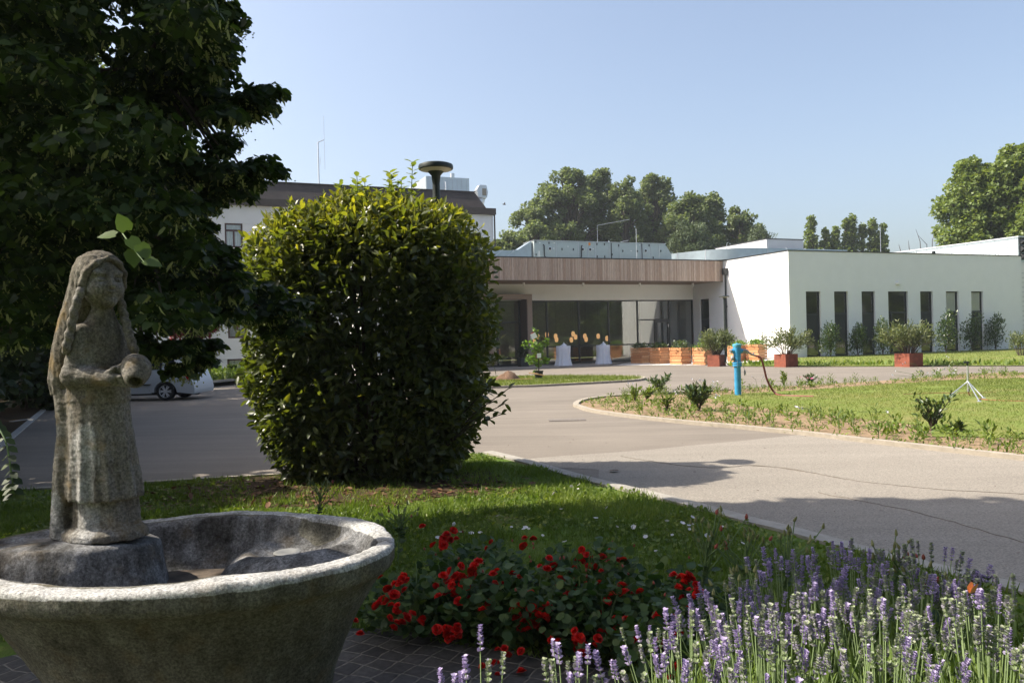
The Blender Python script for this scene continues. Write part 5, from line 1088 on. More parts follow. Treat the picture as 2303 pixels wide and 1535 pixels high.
b = MB(); b.tube([tuple(gp(x, y, .04)) for x, y in ((2032, 886), (2060, 885), (2100, 883.5), (2170, 883), (2240, 882))], .006, 6)
tag(b.build('garden_hose', M['hose_red']), 'thin red hose lying flat in the grass behind the sprinkler', 'hose')

# ------------------------------------------------------------------ lamps
M['lamp_white'] = M['lamp_glass']
def post_lamp(x, y, h, r, label, scale=1., pr=.05):
    t = thing('street_lamp', label, 'street lamp', (x, y, 0)); b = MB(); b.lathe([(pr*1.7, 0), (pr*1.7, .04), (pr, .06), (pr, h-.42), (pr*1.05, h-.42), (pr*.98, h-.36), (pr*.92, h-.2), (pr*1.15, h-.10), (pr*2.2, h-.04)], 16); b.build('pole', M['green_metal'], t)
    b = MB(); n = 32; b.lathe([(r*.93, h-.025), (r*.99, h-.015), (r, h+.01), (r*.97, h+.035), (r*.8, h+.05), (0, h+.055)], n); b.build('lamp_head', M['green_metal'], t)
    b = MB(); b.lathe([(r*.93, h-.024), (r*.6, h-.035), (pr*2.0, h-.05)], n); b.build('diffuser', M['lamp_glass'], t); return t
post_lamp(-.905, 10.12, 3.76, .22, 'dark green post lamp with flat round head rising behind the clipped bush')
lp_ = gp(1632, 815); post_lamp(lp_[0], lp_[1], 1.6+(742-661)/FPX*lp_[1], .28, 'slim small post lamp beside the downpipe of the white building', 1, .045)

# ------------------------------------------------------------------ planters and potted plants
def foliage(name, t, n, c, rad, mt, size, tpl=T_OVAL, wd=1., up=.4, lump=.35, f=3., seed=0, inner=.3, var=None, z0=None):
    c = np.array(c, float); rad = np.array(rad, float); d = ball(n, inner); k = wnoise(d*1.0, f, seed); d = d*(1+lump*k)[:, None]; o = c+d*rad
    if z0 is not None: o = o[o[:, 2] > z0]
    n = len(o); return leaves(name, o, unit((o-c)/rad*.7+rdir(n)*.7+np.array([0, 0, up])), unit(rdir(n)*.6+np.array([0, 0, 1])), size*(.75+.5*rng.random(n)), tpl, mt, var, wd, t)
def corten_planter(px, py, s, h, rz, label):
    p = gg(px, py); t = thing('steel_planter', label, 'planter', (p[0], p[1], p[2]), rz, 'rusted steel planters along the drive'); b = MB(); q = s/2
    b.box(-q, q, -q, -q+.03, 0, h); b.box(-q, q, q-.03, q, 0, h); b.box(-q, -q+.03, -q+.03, q-.03, 0, h); b.box(q-.03, q, -q+.03, q-.03, 0, h); b.box(-q+.03, q-.03, -q+.03, q-.03, .02, h-.06); b.build('box', M['corten'], t); return p
def oleander(p, h, w, hh, n, label, seed, branches, sz=.15, dens=1.):
    t = thing('oleander', label, 'oleander', (p[0], p[1], p[2]+h)); b = MB(); P, A = [], []
    for k in range(branches):
        a = rng.random()*6.283; r = (.25+.75*rng.random())*w; top = np.array([r*math.cos(a), r*.75*math.sin(a), hh*(.45+.55*rng.random())*(1-.25*(r/w)**2)]); s = np.array([.12*math.cos(a), .12*math.sin(a), -.1]); m_ = (s+top)/2+np.array([0, 0, .12*hh]); b.tube([s, m_, top], [.018, .011, .005], 5)
        m2 = int(n/branches); u = .45+.6*rng.random(m2)**.7; q_ = s*((1-u)**2)[:, None]+2*m_*(u*(1-u))[:, None]+top*(u**2)[:, None]+rng.normal(size=(m2, 3))*.09*dens; P.append(q_); A.append(unit(top-m_)*.7+rdir(m2)*.75+np.array([0, 0, .25]))
    b.build('branches', M['bark'], t); P = np.concatenate(P); n = len(P); leaves('leaves', P, np.concatenate(A), rdir(n)+np.array([0, 0, .6]), sz*(.7+.6*rng.random(n)), T_OVAL, M['oleander'], None, .62, t)
p = corten_planter(1612, 823.5, .71, .62, .82, 'rusted steel planter nearest the timber boxes, in front of the downpipe'); oleander(p, .62, .95, 1.35, 2600, 'dense bushy willow-like oleander in the steel planter by the timber boxes', 1, 60, .17, 1.1)
p = corten_planter(1768, 824.5, .72, .58, .43, 'rusted steel planter at the corner of the white building'); oleander(p, .58, 1.25, 1.15, 1500, 'sparse wide oleander in the steel planter at the white building corner', 2, 26, .15, 1.0)
p = corten_planter(2044, 824, .76, .56, .38, 'rusted steel planter standing alone before the slit windows'); oleander(p, .56, 1.15, 1.25, 2300, 'broad yellow green oleander in the planter before the slit windows', 3, 40, .15, 1.1)
p = gp(2306, 800); oleander((p[0]-.2, p[1], .0), .03, .8, 1.35, 900, 'light oleander bush cut by the right edge, on the far lawn', 4, 20, .15)
# larch boxes: stacked beams with lapped corners
def timber_planter(px, py, label, s=.82, hb=6):
    p = gg(px, py); vd = unit(np.array([p[0], p[1], 0])); c = p+vd*s*.707; rz = math.radians(36); t = thing('timber_planter', label, 'timber planter', (c[0], c[1], p[2]+.02), rz, 'stacked timber planter boxes by the entrance'); b = MB(); q = s/2; h = .148
    for k in range(hb):
        z0 = k*(h+.016); e = .05 if k % 2 else 0; g = 0 if k % 2 else .05; pr = .022 if k % 2 else 0
        for (x0, x1, y0, y1) in ((-q-e, q+e, -q-pr, -q+.07-pr), (-q-e, q+e, q-.07+pr, q+pr), (-q-pr, -q+.07-pr, -q-g, q+g), (q-.07+pr, q+pr, -q-g, q+g)):
            b.cur = rng.random(); dz = .001 if x1-x0 > .2 else -.001; b.box(x0+(0 if x1-x0 > .2 else -.0015), x1+(0 if x1-x0 > .2 else .0015), y0, y1, z0+dz, z0+h+dz)
    b.build('beam_stack', M['larch'], t); b = MB(); b.box(-q+.075, q-.075, -q+.075, q-.075, .0, hb*.16-.06); b.build('soil_fill', M['soil'], t); return c
tpl_ = [(1441, 817.5, 'timber planter box at the left end of the row, beside the draped tables'), (1485, 818.5, 'timber planter box, second from the draped tables'), (1531, 820, 'timber planter box half in sun, between the entrance and the dense oleander'), (1583, 821, 'sunlit timber planter box just left of the dense oleander'), (1660, 814, 'timber planter box behind the blue hydrant'), (1702, 811.5, 'timber planter box at the right end against the sunlit wall')]
for i, (x, y, lab) in enumerate(tpl_):
    c = timber_planter(x, y, lab); t = thing('planter_herbs', ['low dark green leaves growing in the leftmost timber box', 'blue green leaves with yellow dots in the second timber box', 'bushy mixed leaves in the half sunlit timber box', 'bright green leafy plants in the timber box by the dense oleander', 'yellow green leaves above the timber box behind the hydrant', 'low bright leaves in the rightmost timber box'][i], 'plant', (c[0], c[1], c[2]+.95))
    foliage('leaves', t, 330, (0, 0, .08), (.52, .52, .22+.12*(i in (2, 3))), M['laurel'] if i < 3 else M['potplant'], .13, T_OVAL, 1.3, .6, .3, 5, 60+i)
    b = MB()
    for k in range(14): b.tube([(rng.normal()*.2, rng.normal()*.2, -.08), (rng.normal()*.25, rng.normal()*.25, .2)], .006, 4)
    b.build('stems', M['stem_green'], t)
# cherry laurels before the slit windows
for i, (x, y, wpx, hpx_, lab) in enumerate([(1868, 803, 52, 72, 'pale leafed laurel shrub between the first two slit windows'), (1930, 801, 46, 68, 'round laurel shrub between the second and third slit windows'), (1986, 800, 44, 78, 'dark narrow laurel shrub half behind the lone steel planter'), (2128, 795, 50, 86, 'tall dark laurel shrub in front of the first pale reflecting window'), (2187, 790, 50, 80, 'dark laurel shrub in front of the second pale reflecting window'), (2240, 787, 48, 76, 'dark laurel shrub at the right end of the slit window wall')]):
    p = gp(x, y); Y = p[1]; w_ = wpx/FPX*Y/2; h_ = hpx_/FPX*Y; t = thing('laurel_shrub', lab, 'shrub', (p[0], p[1], .03), 0, 'laurel shrubs along the slit window wall')
    for s in range(4): foliage('leaves', t, 300, (w_*.4*(s % 2*2-1)*rng.random(), .1*rng.normal(), h_*(.26+.18*s)), (w_*(.95-.14*s), w_*.7, h_*.28), M['laurel'], .14, T_OVAL, 1.05, .9, .35, 4, 70+i*5+s, .2, None, .02)
    b = MB()
    for k in range(7): a = rng.random()*6.28; b.tube([(0, 0, -.02), (w_*.3*math.cos(a), w_*.3*math.sin(a), h_*.5), (w_*.5*math.cos(a), w_*.4*math.sin(a), h_*.9)], [.02, .014, .005], 5)
    b.build('stems', M['twig'], t)
# draped cocktail tables
def draped(px, py, h, lab, lean):
    p = gg(px, py); p[2] += .014; t = thing('cocktail_table', lab, 'cocktail table', tuple(p), rng.random()*6); n = 64; vs = []; zs = [h, h-.02, h*.8, h*.55, h*.3, h*.1, .012]
    rs = [.43, .445, .44, .425, .44, .49, .52]
    for i, z in enumerate(zs):
        f = (1-z/h)
        for j in range(n):
            a = 2*math.pi*j/n; r = rs[i]*(1+f*.10*math.sin(9*a+1.3*math.sin(2*a))+.05*f*math.sin(15*a+2)); vs.append((r*math.cos(a)+lean*f*.2, r*math.sin(a), z))
    b = MB(); b.add(vs, [(i*n+j, i*n+(j+1) % n, (i+1)*n+(j+1) % n, (i+1)*n+j) for i in range(len(zs)-1) for j in range(n)]+[tuple(range(n))], True); b.build('tablecloth', M['cloth'], t)
    b = MB(); vs = []; m2 = 20
    for i, (r, z) in enumerate([(.20, h+.004), (.16, h+.05), (.10, h+.10), (.03, h+.16)]):
        for j in range(m2): a = 6.283*j/m2; rr = r*(1+.22*math.sin(3*a+i)); vs.append((rr*math.cos(a)+.03*i*.5, rr*math.sin(a), z))
    b.add(vs, [(i*m2+j, i*m2+(j+1) % m2, (i+1)*m2+(j+1) % m2, (i+1)*m2+j) for i in range(3) for j in range(m2)]+[tuple(3*m2+j for j in range(m2))], True); tag(b.build('folded_cloth', M['cloth'], None, tuple(p)), 'crumpled white cloth lying on the '+lab.split(' with')[0].split(' nearer')[0], 'cloth')
    b = MB(); b.lathe([(.03, h+.14), (.045, h+.18), (.03, h+.22), (0, h+.235)], 10); tag(b.build('table_ornament', M['white_plastic'], None, (p[0]+.03, p[1], p[2])), 'small pale ornament on top of the '+lab.split(' with')[0].split(' nearer')[0], 'ornament')
draped(1268, 822.5, 1.22, 'left white draped table nearer the entrance portal', .35); draped(1357, 818.5, 1.2, 'right white draped table with its cloth hanging straight', .05)
# young tree in a black pot with paper signs on the far island
p = gp(1212, 853.5); t = thing('flower_pot', 'round black plastic pot on the small far island lawn', 'pot', (p[0], p[1], .03)); b = MB(); b.lathe([(.13, 0), (.165, .27), (.18, .275), (.18, .31), (.165, .31), (.155, .26), (0, .26)], 24); b.build('pot_body', M['pot'], t)
yt = thing('young_potted_tree', 'slim young tree with bright lobed leaves growing in the black pot', 'tree', (p[0], p[1], .29)); s_ = p[1]/FPX
def tpx(x, y): q_ = dp(x, y, p[1]); return q_-np.array([p[0], p[1], .29])
b = MB(); b.tube([tpx(1212, 838), tpx(1211, 800), tpx(1209, 770), tpx(1207, 740)], [.022, .017, .012, .006], 8)
for a_, c_ in (((1210, 785), (1232, 765)), ((1210, 780), (1180, 772)), ((1211, 815), (1190, 808)), ((1211, 818), (1230, 806)), ((1212, 835), (1203, 832)), ((1209, 775), (1220, 758))): b.tube([tpx(*a_), tpx(*c_)], [.01, .005], 5)
b.build('trunk', M['bark'], yt); P = []
for (x, y, r, k) in ((1204, 742, 7, 40), (1207, 755, 8, 40), (1198, 772, 14, 80), (1180, 774, 8, 40), (1215, 780, 13, 80), (1228, 768, 9, 50), (1205, 790, 13, 70), (1192, 808, 14, 90), (1212, 812, 14, 80), (1228, 808, 9, 50), (1203, 835, 6, 30), (1214, 795, 10, 40)): P.append(tpx(x, y)+ball(int(k*.75))*r*s_*.9)
P = np.concatenate(P); n = len(P); leaves('leaves', P, rdir(n)+np.array([0, 0, -.1]), unit(rdir(n)*.7+np.array([0, 0, 1])), .065+.04*rng.random(n), T_HEART, M['potplant'], None, 1.1, yt)
sg_ = thing('paper_sign', 'tilted white card with red edge hanging in the young potted tree', 'sign', tuple(tpx(1200, 755)+np.array([p[0], p[1]-.18, .29])), 0); b = MB(); b.obox((0, 0, 0), (1, 0, .45), (0, 1, .2), (-.45, 0, 1), .105, .004, .10); b.build('card', M['white_paper'], sg_); b = MB(); b.obox((-.042, -.0, .108), (1, 0, .45), (0, 1, .2), (-.45, 0, 1), .06, .006, .008); b.build('red_edge', M['red_paper'], sg_)
tag(link('paper_tag', (lambda b: (b.obox((0, 0, 0), (1, .2, .05), (0, 1, .1), (0, 0, 1), .08, .004, .085), b.mesh('paper_tag', M['white_paper']))[1])(MB()), None, tuple(tpx(1212, 799)+np.array([p[0], p[1]-.15, .29]))), 'small white card low on the stem of the young potted tree', 'sign')
b = MB(); b.tube([tpx(1189, 838)+np.array([0, -.1, 0]), tpx(1200, 839)+np.array([0, -.12, 0]), tpx(1224, 843)+np.array([0, -.2, 0])], [.02, .022, .022], 8); o_ = b.build('wooden_stake', M['wood_plank'], None, (p[0], p[1], .29)); tag(o_, 'orange brown wooden stake laid across the black pot', 'stake')
p = gp(1143, 855.5); b = MB(); b.lathe([(.5, -.02), (.42, .08), (.25, .2), (.12, .27), (0, .29)], 22); me = b.mesh('soil_heap', M['soil'])
for v_ in me.vertices:
    q_ = np.array(v_.co); k = 1+.22*wnoise(q_[None], 7, 9)[0]; v_.co = Vector(q_*k)
tag(link('soil_heap', me, None, (p[0], p[1], .03)), 'small heap of dark brown soil on the far island lawn', 'soil heap')
b = MB(); q_ = gp(1172, 856); b.box(-.42, .42, -.07, .07, .03, .08); tag(b.build('wooden_plank', M['wood_plank'], None, (q_[0], q_[1], .0), (0, 0, .15)), 'pale short plank lying on the grass by the black pot', 'plank')
# box tree in a square pot beside the portal
p = bw(-13.75, 8.2, -.2); t = thing('square_pot', 'square black pot standing in the entrance portal', 'pot', (p[0], p[1], p[2]+.014), AZ); b = MB(); b.extr([(-.26, 0), (.26, 0), (.3, .55), (-.3, .55)], lambda x, z: (x, -.28, z), lambda x, z: (x, .28, z)); b.build('pot_body', M['pot'], t); b = MB(); b.box(-.27, .27, -.24, .24, .5, .552); b.build('soil_fill', M['soil'], t)
t = thing('potted_box_tree', 'dark tapering clipped evergreen in the square black pot', 'shrub', (p[0], p[1], p[2]+.56)); foliage('leaves', t, 420, (0, 0, .3), (.33, .33, .34), M['dark_tree'], .09, T_OVAL, 1.2, .5, .2, 4, 91); foliage('leaves', t, 320, (0, 0, .72), (.22, .22, .42), M['dark_tree'], .09, T_OVAL, 1.2, .5, .2, 4, 92); b = MB(); b.tube([(0, 0, -.05), (0, 0, .8)], .03, 6); b.build('trunk', M['bark'], t)
M['drain'] = mat('dull_iron', (.15, .13, .115), .8); b = MB(); q_ = gp(1275, 944); b.box(-.35, .35, -.2, .2, .002, .010)
dg = b.build('drain_cover', M['drain'], None, (q_[0], q_[1], 0)); tag(dg, 'flat metal drain cover let into the smooth asphalt', 'drain cover')
b = MB()
for k in range(9): b.box(-.30+.07*k, -.27+.07*k, -.16, .16, .0105, .0125)
b.build('slot', M['crack'], dg)
q_ = gp(1372, 1062); o_ = leaves('fallen_leaf', np.array([[0, 0, 0.]]), np.array([[1, .3, .1]]), np.array([[0, .2, 1]]), .12, T_HEART, M['litter'], np.array([.9])); o_.location = (q_[0], q_[1], .022); tag(o_, 'single brown dead leaf lying on the shaded asphalt', 'leaf')

# ------------------------------------------------------------------ plants in the island bed
def bed_shrub(x, y, wpx, hpx_, n, label, mt, sz, wd=.8, stems=9, grp=None, cat='shrub', name='bed_shrub'):
    p = gp(x, y); s = p[1]/FPX; w_ = wpx*s/2; h_ = hpx_*s; t = thing(name, label, cat, (p[0], p[1], .03), 0, grp); b = MB(); P, A = [], []
    for k in range(stems):
        a = rng.random()*6.283; r = w_*(.35+.65*rng.random()); top = np.array([r*math.cos(a), r*.8*math.sin(a), h_*(.65+.35*rng.random())]); m_ = np.array([top[0]*.35, top[1]*.35, top[2]*.5]); b.tube([(0, 0, -.03), m_, top], [.014, .01, .004], 5); m2 = n//stems
        u = .25+.8*rng.random(m2)**.8; q_ = 2*m_*(u*(1-u))[:, None]+top*(u**2)[:, None]+rng.normal(size=(m2, 3))*.07*w_; P.append(q_); A.append(unit(top-m_)*.7+rdir(m2)*.8+np.array([0, 0, .35]))
    b.build('stems', M['twig'], t); P = np.concatenate(P); n = len(P); leaves('leaves', P, np.concatenate(A), rdir(n)*.7+np.array([0, 0, 1]), sz*(.7+.6*rng.random(n)), T_OVAL, mt, None, wd, t); return t
bed_shrub(1483, 888, 50, 36, 230, 'dark narrow leafed young shrub at the tip of the island bed', M['laurel'], .15, .55, 10)
bed_shrub(1572, 926, 70, 52, 420, 'round dark glossy shrub left of the blue hydrant', M['laurel'], .13, .75, 14)
bed_shrub(2098, 972, 100, 76, 200, 'open branched dark shrub in the bed in front of the sprinkler', M['laurel'], .10, .8, 9)
bed_shrub(2150, 985, 40, 30, 60, 'small dark leafy plant just right of the open branched shrub', M['laurel'], .10, .9, 5)
bed_shrub(1428, 902, 26, 28, 150, 'yellow green bushy perennial at the island tip', M['herb'], .09, .8, 9, None, 'plant', 'perennial')
bed_shrub(1455, 900, 44, 22, 190, 'low spreading bright green perennial beside the narrow leafed shrub', M['herb'], .10, .9, 10, None, 'plant', 'perennial')
bed_shrub(1764, 873, 14, 34, 110, 'upright yellow green perennial standing right of the hose', M['herb'], .10, .7, 5, None, 'plant', 'perennial')
bed_shrub(1820, 866, 34, 20, 120, 'dark low perennial with pink flowers on the far bed edge', M['laurel'], .09, .8, 8, None, 'plant', 'perennial')
bed_shrub(1500, 925, 22, 30, 80, 'leafy perennial with pink flower heads in front of the round shrub', M['herb'], .1, .9, 5, None, 'plant', 'perennial')
pk = [flower_mesh('pink_flower', M['pink_petal'], .04, .3, 6)]
for x, y in ((1486, 898), (1490, 907), (1499, 906), (1471, 915), (1800, 848), (1808, 846), (1816, 850), (1826, 851)): o_ = link('pink_flower', pk[0], None, dp(x, y, gp(x, y+18)[1]), (.3*rng.normal(), .3*rng.normal(), 0)); tag(o_, 'tiny pink flower head standing in the island bed', 'flower', 'pink flowers in the island bed')
# small seedlings, four kinds, copied along the bed
prot = []
for k, (hh, nn, wd, sz, lab) in enumerate([(.20, 26, .8, .10, 'low leafy green seedling in the island planting bed'), (.30, 40, .45, .11, 'upright narrow leafed seedling in the island planting bed'), (.14, 30, 1.1, .07, 'flat broad leafed seedling in the island planting bed'), (.24, 44, .6, .07, 'bushy fine leafed seedling in the island planting bed')]):
    t = thing('seedling', lab, 'plant', (0, 0, 0), 0, 'seedlings planted in the island bed'); o = rng.random((nn, 1))*np.array([[0, 0, hh]])+rng.normal(size=(nn, 3))*np.array([.05, .05, .015]); o[:, 2] = np.abs(o[:, 2])
    leaves('leaves', o, unit(o*np.array([6, 6, .6])+rdir(nn)*.5+np.array([0, 0, .5])), rdir(nn)*.5+np.array([0, 0, 1]), sz*(.7+.6*rng.random(nn)), T_OVAL, M['herb'], None, wd, t)
    b = MB(); b.tube([(0, 0, -.02), (0, 0, hh)], .006, 4); b.build('stem', M['stem_green'], t); prot.append(t)
spots = []
for _ in range(900):
    x = 1330+rng.random()*990; ylo = np.interp(x, [a for a, _ in isl_low], [c for _, c in isl_low]); yl = np.interp(x, [1330, 1600, 1700, 1850, 2000, 2100, 2303], [900, 912, 924, 938, 955, 967, 990])
    y = yl+(ylo-4-yl)*rng.random(); spots.append((x, y))
up_s = [(x, np.interp(x, [1372, 1480, 1638, 1700, 1800, 1900, 2000, 2110, 2217, 2303], [893, 888, 880, 875, 869, 863.5, 858, 849, 842, 840])+1+5*rng.random()) for x in 1360+rng.random(150)*940]
cnt = 0; placed = []
for x, y in [q for pr_ in zip(spots, up_s+spots[500:]) for q in pr_]:
    p = gp(x, y)
    if cnt >= 250: break
    if any((p[0]-q_[0])**2+(p[1]-q_[1])**2 < (.30 if y > 893 else .16)**2 for q_ in placed): continue
    placed.append(p); k = rng.integers(4); o = prot[k] if cnt < 0 else copy_tree(prot[k]); o.location = (p[0], p[1], .025); o.rotation_euler = (0, 0, rng.random()*6.28); s = .45+.65*rng.random()**1.5; o.scale = (s*1.15, s*1.15, s*(.7+.5*rng.random())); cnt += 1
    
for t in prot:
    for ch in list(t.children): bpy.data.objects.remove(ch)
    bpy.data.objects.remove(t)
# gaura: white flowers on wiry stems
gm = [flower_mesh('gaura_flower', M['white_petal'], .032, .5, 4)]
for i, grp in enumerate([[(1556, 852), (1567, 858), (1573, 853), (1580, 855), (1587, 862), (1603, 858), (1602, 864), (1613, 858), (1605, 868)], [(1517, 880), (1520, 885), (1548, 876), (1610, 888), (1617, 890), (1608, 894)], [(1413, 861), (1423, 862)], [(2013, 834), (2006, 843), (2070, 833), (2085, 838), (2096, 836), (2108, 832), (2110, 829), (2123, 828), (2134, 823), (2148, 832), (2144, 838), (2100, 840)], [(1690, 846), (1716, 848), (1723, 850)], [(2030, 818), (2035, 815), (2128, 801), (2133, 803)], [(1795, 917), (1803, 918), (1790, 915), (1994, 926)]]):
    x0 = np.mean([a for a, _ in grp]); y0 = max(c for _, c in grp)+([28, 14, 40, 22, 26, 12, 16][i]); p = gp(x0, y0); t = thing('gaura_plant', ['white gaura with many wiry stems left of the blue hydrant', 'short white gaura in front of the round shrub', 'pair of white gaura flowers at the island tip', 'wide white gaura left of the sprinkler on the far bed edge', 'white gaura blooms beside the hydrant hose', 'white gaura at the edge of the far lawn by the steel planter', 'low white gaura standing in the island lawn'][i], 'plant', (p[0], p[1], .03), 0, 'white gaura plants'); b = MB()
    for (x, y) in grp:
        e = dp(x, y, p[1]+.1*rng.normal())-np.array([p[0], p[1], .03]); b.tube([(e[0]*.3, 0, 0), e*.6+np.array([-.1*e[0], 0, .05]), e], .004, 4, False); link('gaura_flower', gm[0], t, e, (1.2+.3*rng.normal(), 0, rng.random()), .8+.5*rng.random())
    b.build('stems', M['stem_green'], t)
# grass of the sunny lawns
for poly_, n_, hh, nm in ((isl_lawn, 110000, .036, 'island_grass'), (far_isl, 30000, .05, 'far_island_grass')):
    P2 = scatter(poly_, n_); P2 = P2[wnoise(P2, .9, 51) > -.75]; n = len(P2); sc_ = np.clip(np.hypot(P2[:, 0], P2[:, 1])/18, .8, 1.6)
    tag(leaves(nm, np.c_[P2, np.full(n, .025)], unit(rng.normal(size=(n, 3))*.6+np.array([0, 0, 1])), rdir(n), (hh*.6+hh*.8*rng.random(n))*sc_, T_BLADE, M['grass_sun'], np.clip(.4+.33*wnoise(P2, .8, 52)+.5*(rng.random(n)-.5), 0, 1), 2.4), None, None, None, 'stuff')
P2 = scatter(wing_lawn+[tuple(bw(20, -.3)[:2]), tuple(bw(0, -.3)[:2])], 30000); n = len(P2)
tag(leaves('wing_lawn_grass', np.c_[P2, np.full(n, .03)], unit(rng.normal(size=(n, 3))*.6+np.array([0, 0, 1])), rdir(n), .04+.045*rng.random(n), T_BLADE, M['grass_sun'], np.clip(.4+.35*wnoise(P2, .5, 53)+.5*(rng.random(n)-.5), 0, 1), 3), None, None, None, 'stuff')
P2 = scatter(island, 40000); P2 = P2[~in_poly(P2, isl_lawn)]; P2 = P2[wnoise(P2, 1.3, 57) > -.25][:11000]; n = len(P2)
tag(leaves('bed_weeds', np.c_[P2, np.full(n, .02)], unit(rng.normal(size=(n, 3))*.8+np.array([0, 0, .8])), rdir(n), .04+.06*rng.random(n), T_STRAP, M['herb'], None, 1.5), None, None, None, 'stuff')
P2 = scatter([tuple(p_) for p_ in gpl([(1640, 823.5), (2303, 822.5), (2303, 818), (1640, 817)])], 900); n = len(P2)
tag(leaves('lawn_edge_weeds', np.c_[P2, np.full(n, .03)], unit(rng.normal(size=(n, 3))*.8+np.array([0, 0, .9])), rdir(n), .14+.16*rng.random(n), T_STRAP, M['herb'], None, 1.8), None, None, None, 'stuff')
P2 = scatter(gpl([(452, 867), (470, 859), (520, 854), (600, 849), (600, 838), (460, 842)]), 1800); n = len(P2)
tag(leaves('border_weeds', np.c_[P2, np.full(n, .05)], unit(rng.normal(size=(n, 3))*.8+np.array([0, 0, .9])), rdir(n), .22+.25*rng.random(n), T_OVAL, M['herb'], None, .8), None, None, None, 'stuff')
bed_shrub(478, 842, 28, 22, 200, 'round green shrub in the border of the tall building', M['potplant'], .2, 1.0, 8); bed_shrub(523, 842, 20, 22, 120, 'small grey green shrub under the basement window', M['laurel'], .2, .8, 6)

# ------------------------------------------------------------------ parked car (estate, seen from the side, rear at the right)
cp = gp(393, 897); car = thing('parked_car', 'silver white estate car parked at the far side of the road', 'car', (cp[0], cp[1]+.1, 0), math.radians(-1))
M['car_paint'] = mat('silver_white_paint', (.56, .60, .64), .28, .1, var=.01, spec=.6); M['car_glass'] = mat('car_glass', (.02, .025, .03), .08, spec=.8); M['tyre'] = mat('tyre_rubber', (.012, .012, .012), .8); M['rim'] = mat('alloy_rim', (.75, .76, .78), .35, .3); M['tail'] = mat('tail_lens', (.45, .015, .015), .2, spec=.7)
RW = .275; wb = 2.3
prof = [(.86, .20), (.88, .33), (.84, .52), (.80, .60), (.70, .86), (.60, .98), (.30, 1.26), (.12, 1.31), (-.6, 1.33), (-1.25, 1.29), (-1.55, 1.18), (-2.05, .86), (-2.6, .80), (-2.92, .70), (-3.05, .52), (-3.08, .34), (-3.03, .20)]
def arch(cx): return [(cx-.345*math.cos(a), .20+max(0, .345*math.sin(a)+.04)) for a in np.linspace(0, math.pi, 9)]
lower = [(-3.0, .18)]+arch(-wb)+arch(0)+[(.84, .18)]
outl = prof[:-1]+lower
def carw(z): return .74-.20*max(0, (z-.80)/.5)**1.2-.03*max(0, (.45-z)/.3)
b = MB(); n = len(outl); vs = []
for s in (-1, 1): vs += [(x, s*carw(z), z) for x, z in outl]
b.add(vs, [(i, (i+1) % n, n+(i+1) % n, n+i) for i in range(n)]); from mathutils.geometry import tessellate_polygon
tri = tessellate_polygon([[Vector((x, z, 0)) for x, z in outl]])
for off in (0, n): b.add([vs[off+i] for i in range(n)], [tuple(t_) for t_ in tri])
me = b.mesh('body', M['car_paint'])
link('body', me, car)
def strip(name, pts, mt, y_off=.012, par=car):
    b = MB(); n = len(pts); vs = [(x, -carw(z)-y_off, z) for x, z in pts]+[(x, -carw(z)+.02, z) for x, z in pts]; b.add(vs, [tuple(range(n))]+[(i, (i+1) % n, n+(i+1) % n, n+i) for i in range(n)]); return b.build(name, mt, par)
strip('side_window', [(.42, .93), (.22, 1.20), (-.02, 1.25), (-.02, .92)], M['car_glass']); strip('side_window', [(-.10, .92), (-.10, 1.26), (-.85, 1.27), (-.85, .91)], M['car_glass']); strip('side_window', [(-.93, .91), (-.93, 1.26), (-1.25, 1.23), (-1.9, .89)], M['car_glass'])
strip('rub_strip', [(-.40, .50), (-.45, .46), (-1.9, .46), (-1.9, .50)], M['rubber'], .02); strip('sill', [(-.42, .22), (-.42, .28), (-1.92, .28), (-1.92, .22)], M['car_paint'], .012)
strip('taillight', [(.70, .58), (.78, .60), (.74, .72), (.64, .87), (.52, .86), (.60, .74)], M['tail'], .014)
for x in (-.48, -1.2): strip('door_gap', [(x, .30), (x+.012, .30), (x+.012, .9), (x, .9)], M['rubber'], .003)
b = MB(); b.add([(.615, -.52, .985), (.615, .52, .985), (.33, .46, 1.255), (.33, -.46, 1.255)], [(0, 1, 2, 3)]); b.build('rear_window', M['car_glass'], car, (.018, 0, .01))
for cx in (0, -wb):
    for s in (-1, 1):
        b = MB(); b.lathe([(RW-.09, -.09), (RW-.01, -.09), (RW, -.06), (RW, .06), (RW-.01, .09), (RW-.09, .09), (RW-.09, -.09)], 28, (cx, s*.64, RW), ax=((1, 0, 0), (0, 0, 1), (0, s, 0)), caps=False); ty = b.build('wheel', M['tyre'], car)
        b = MB(); ex, ez, ey = np.array([1, 0, 0]), np.array([0, 0, 1.]), np.array([0, s*1., 0]); c = np.array([cx, s*.64, RW]); b.lathe([(RW-.085, .05), (RW-.075, .085), (RW-.09, .088), (RW-.10, .06), (RW-.085, .05)], 28, c, ax=(ex, ez, ey), caps=False)
        b.lathe([(.05, .05), (.05, .085), (.0, .09)], 14, c, ax=(ex, ez, ey))
        for k in range(12):
            a = (k//2)*math.pi/3+(.16 if k % 2 else -.16); d = ex*math.cos(a)+ez*math.sin(a); b.obox(c+d*.11+ey*.072, d, np.cross(d, ey), ey, .075, .015, .01)
        b.build('rim', M['rim'], ty)
        b = MB(); b.lathe([(RW-.09, .0), (0, .0)], 20, c, ax=(ex, ez, ey)); b.build('brake_disc', M['rubber'], ty)
b = MB(); b.box(-2.9, .75, -.55, .55, .16, .24); b.build('underbody', M['rubber'], car); b = MB(); b.tube([(.6, -.35, .17), (.86, -.35, .17)], .03, 8); b.build('exhaust', M['rubber'], car)

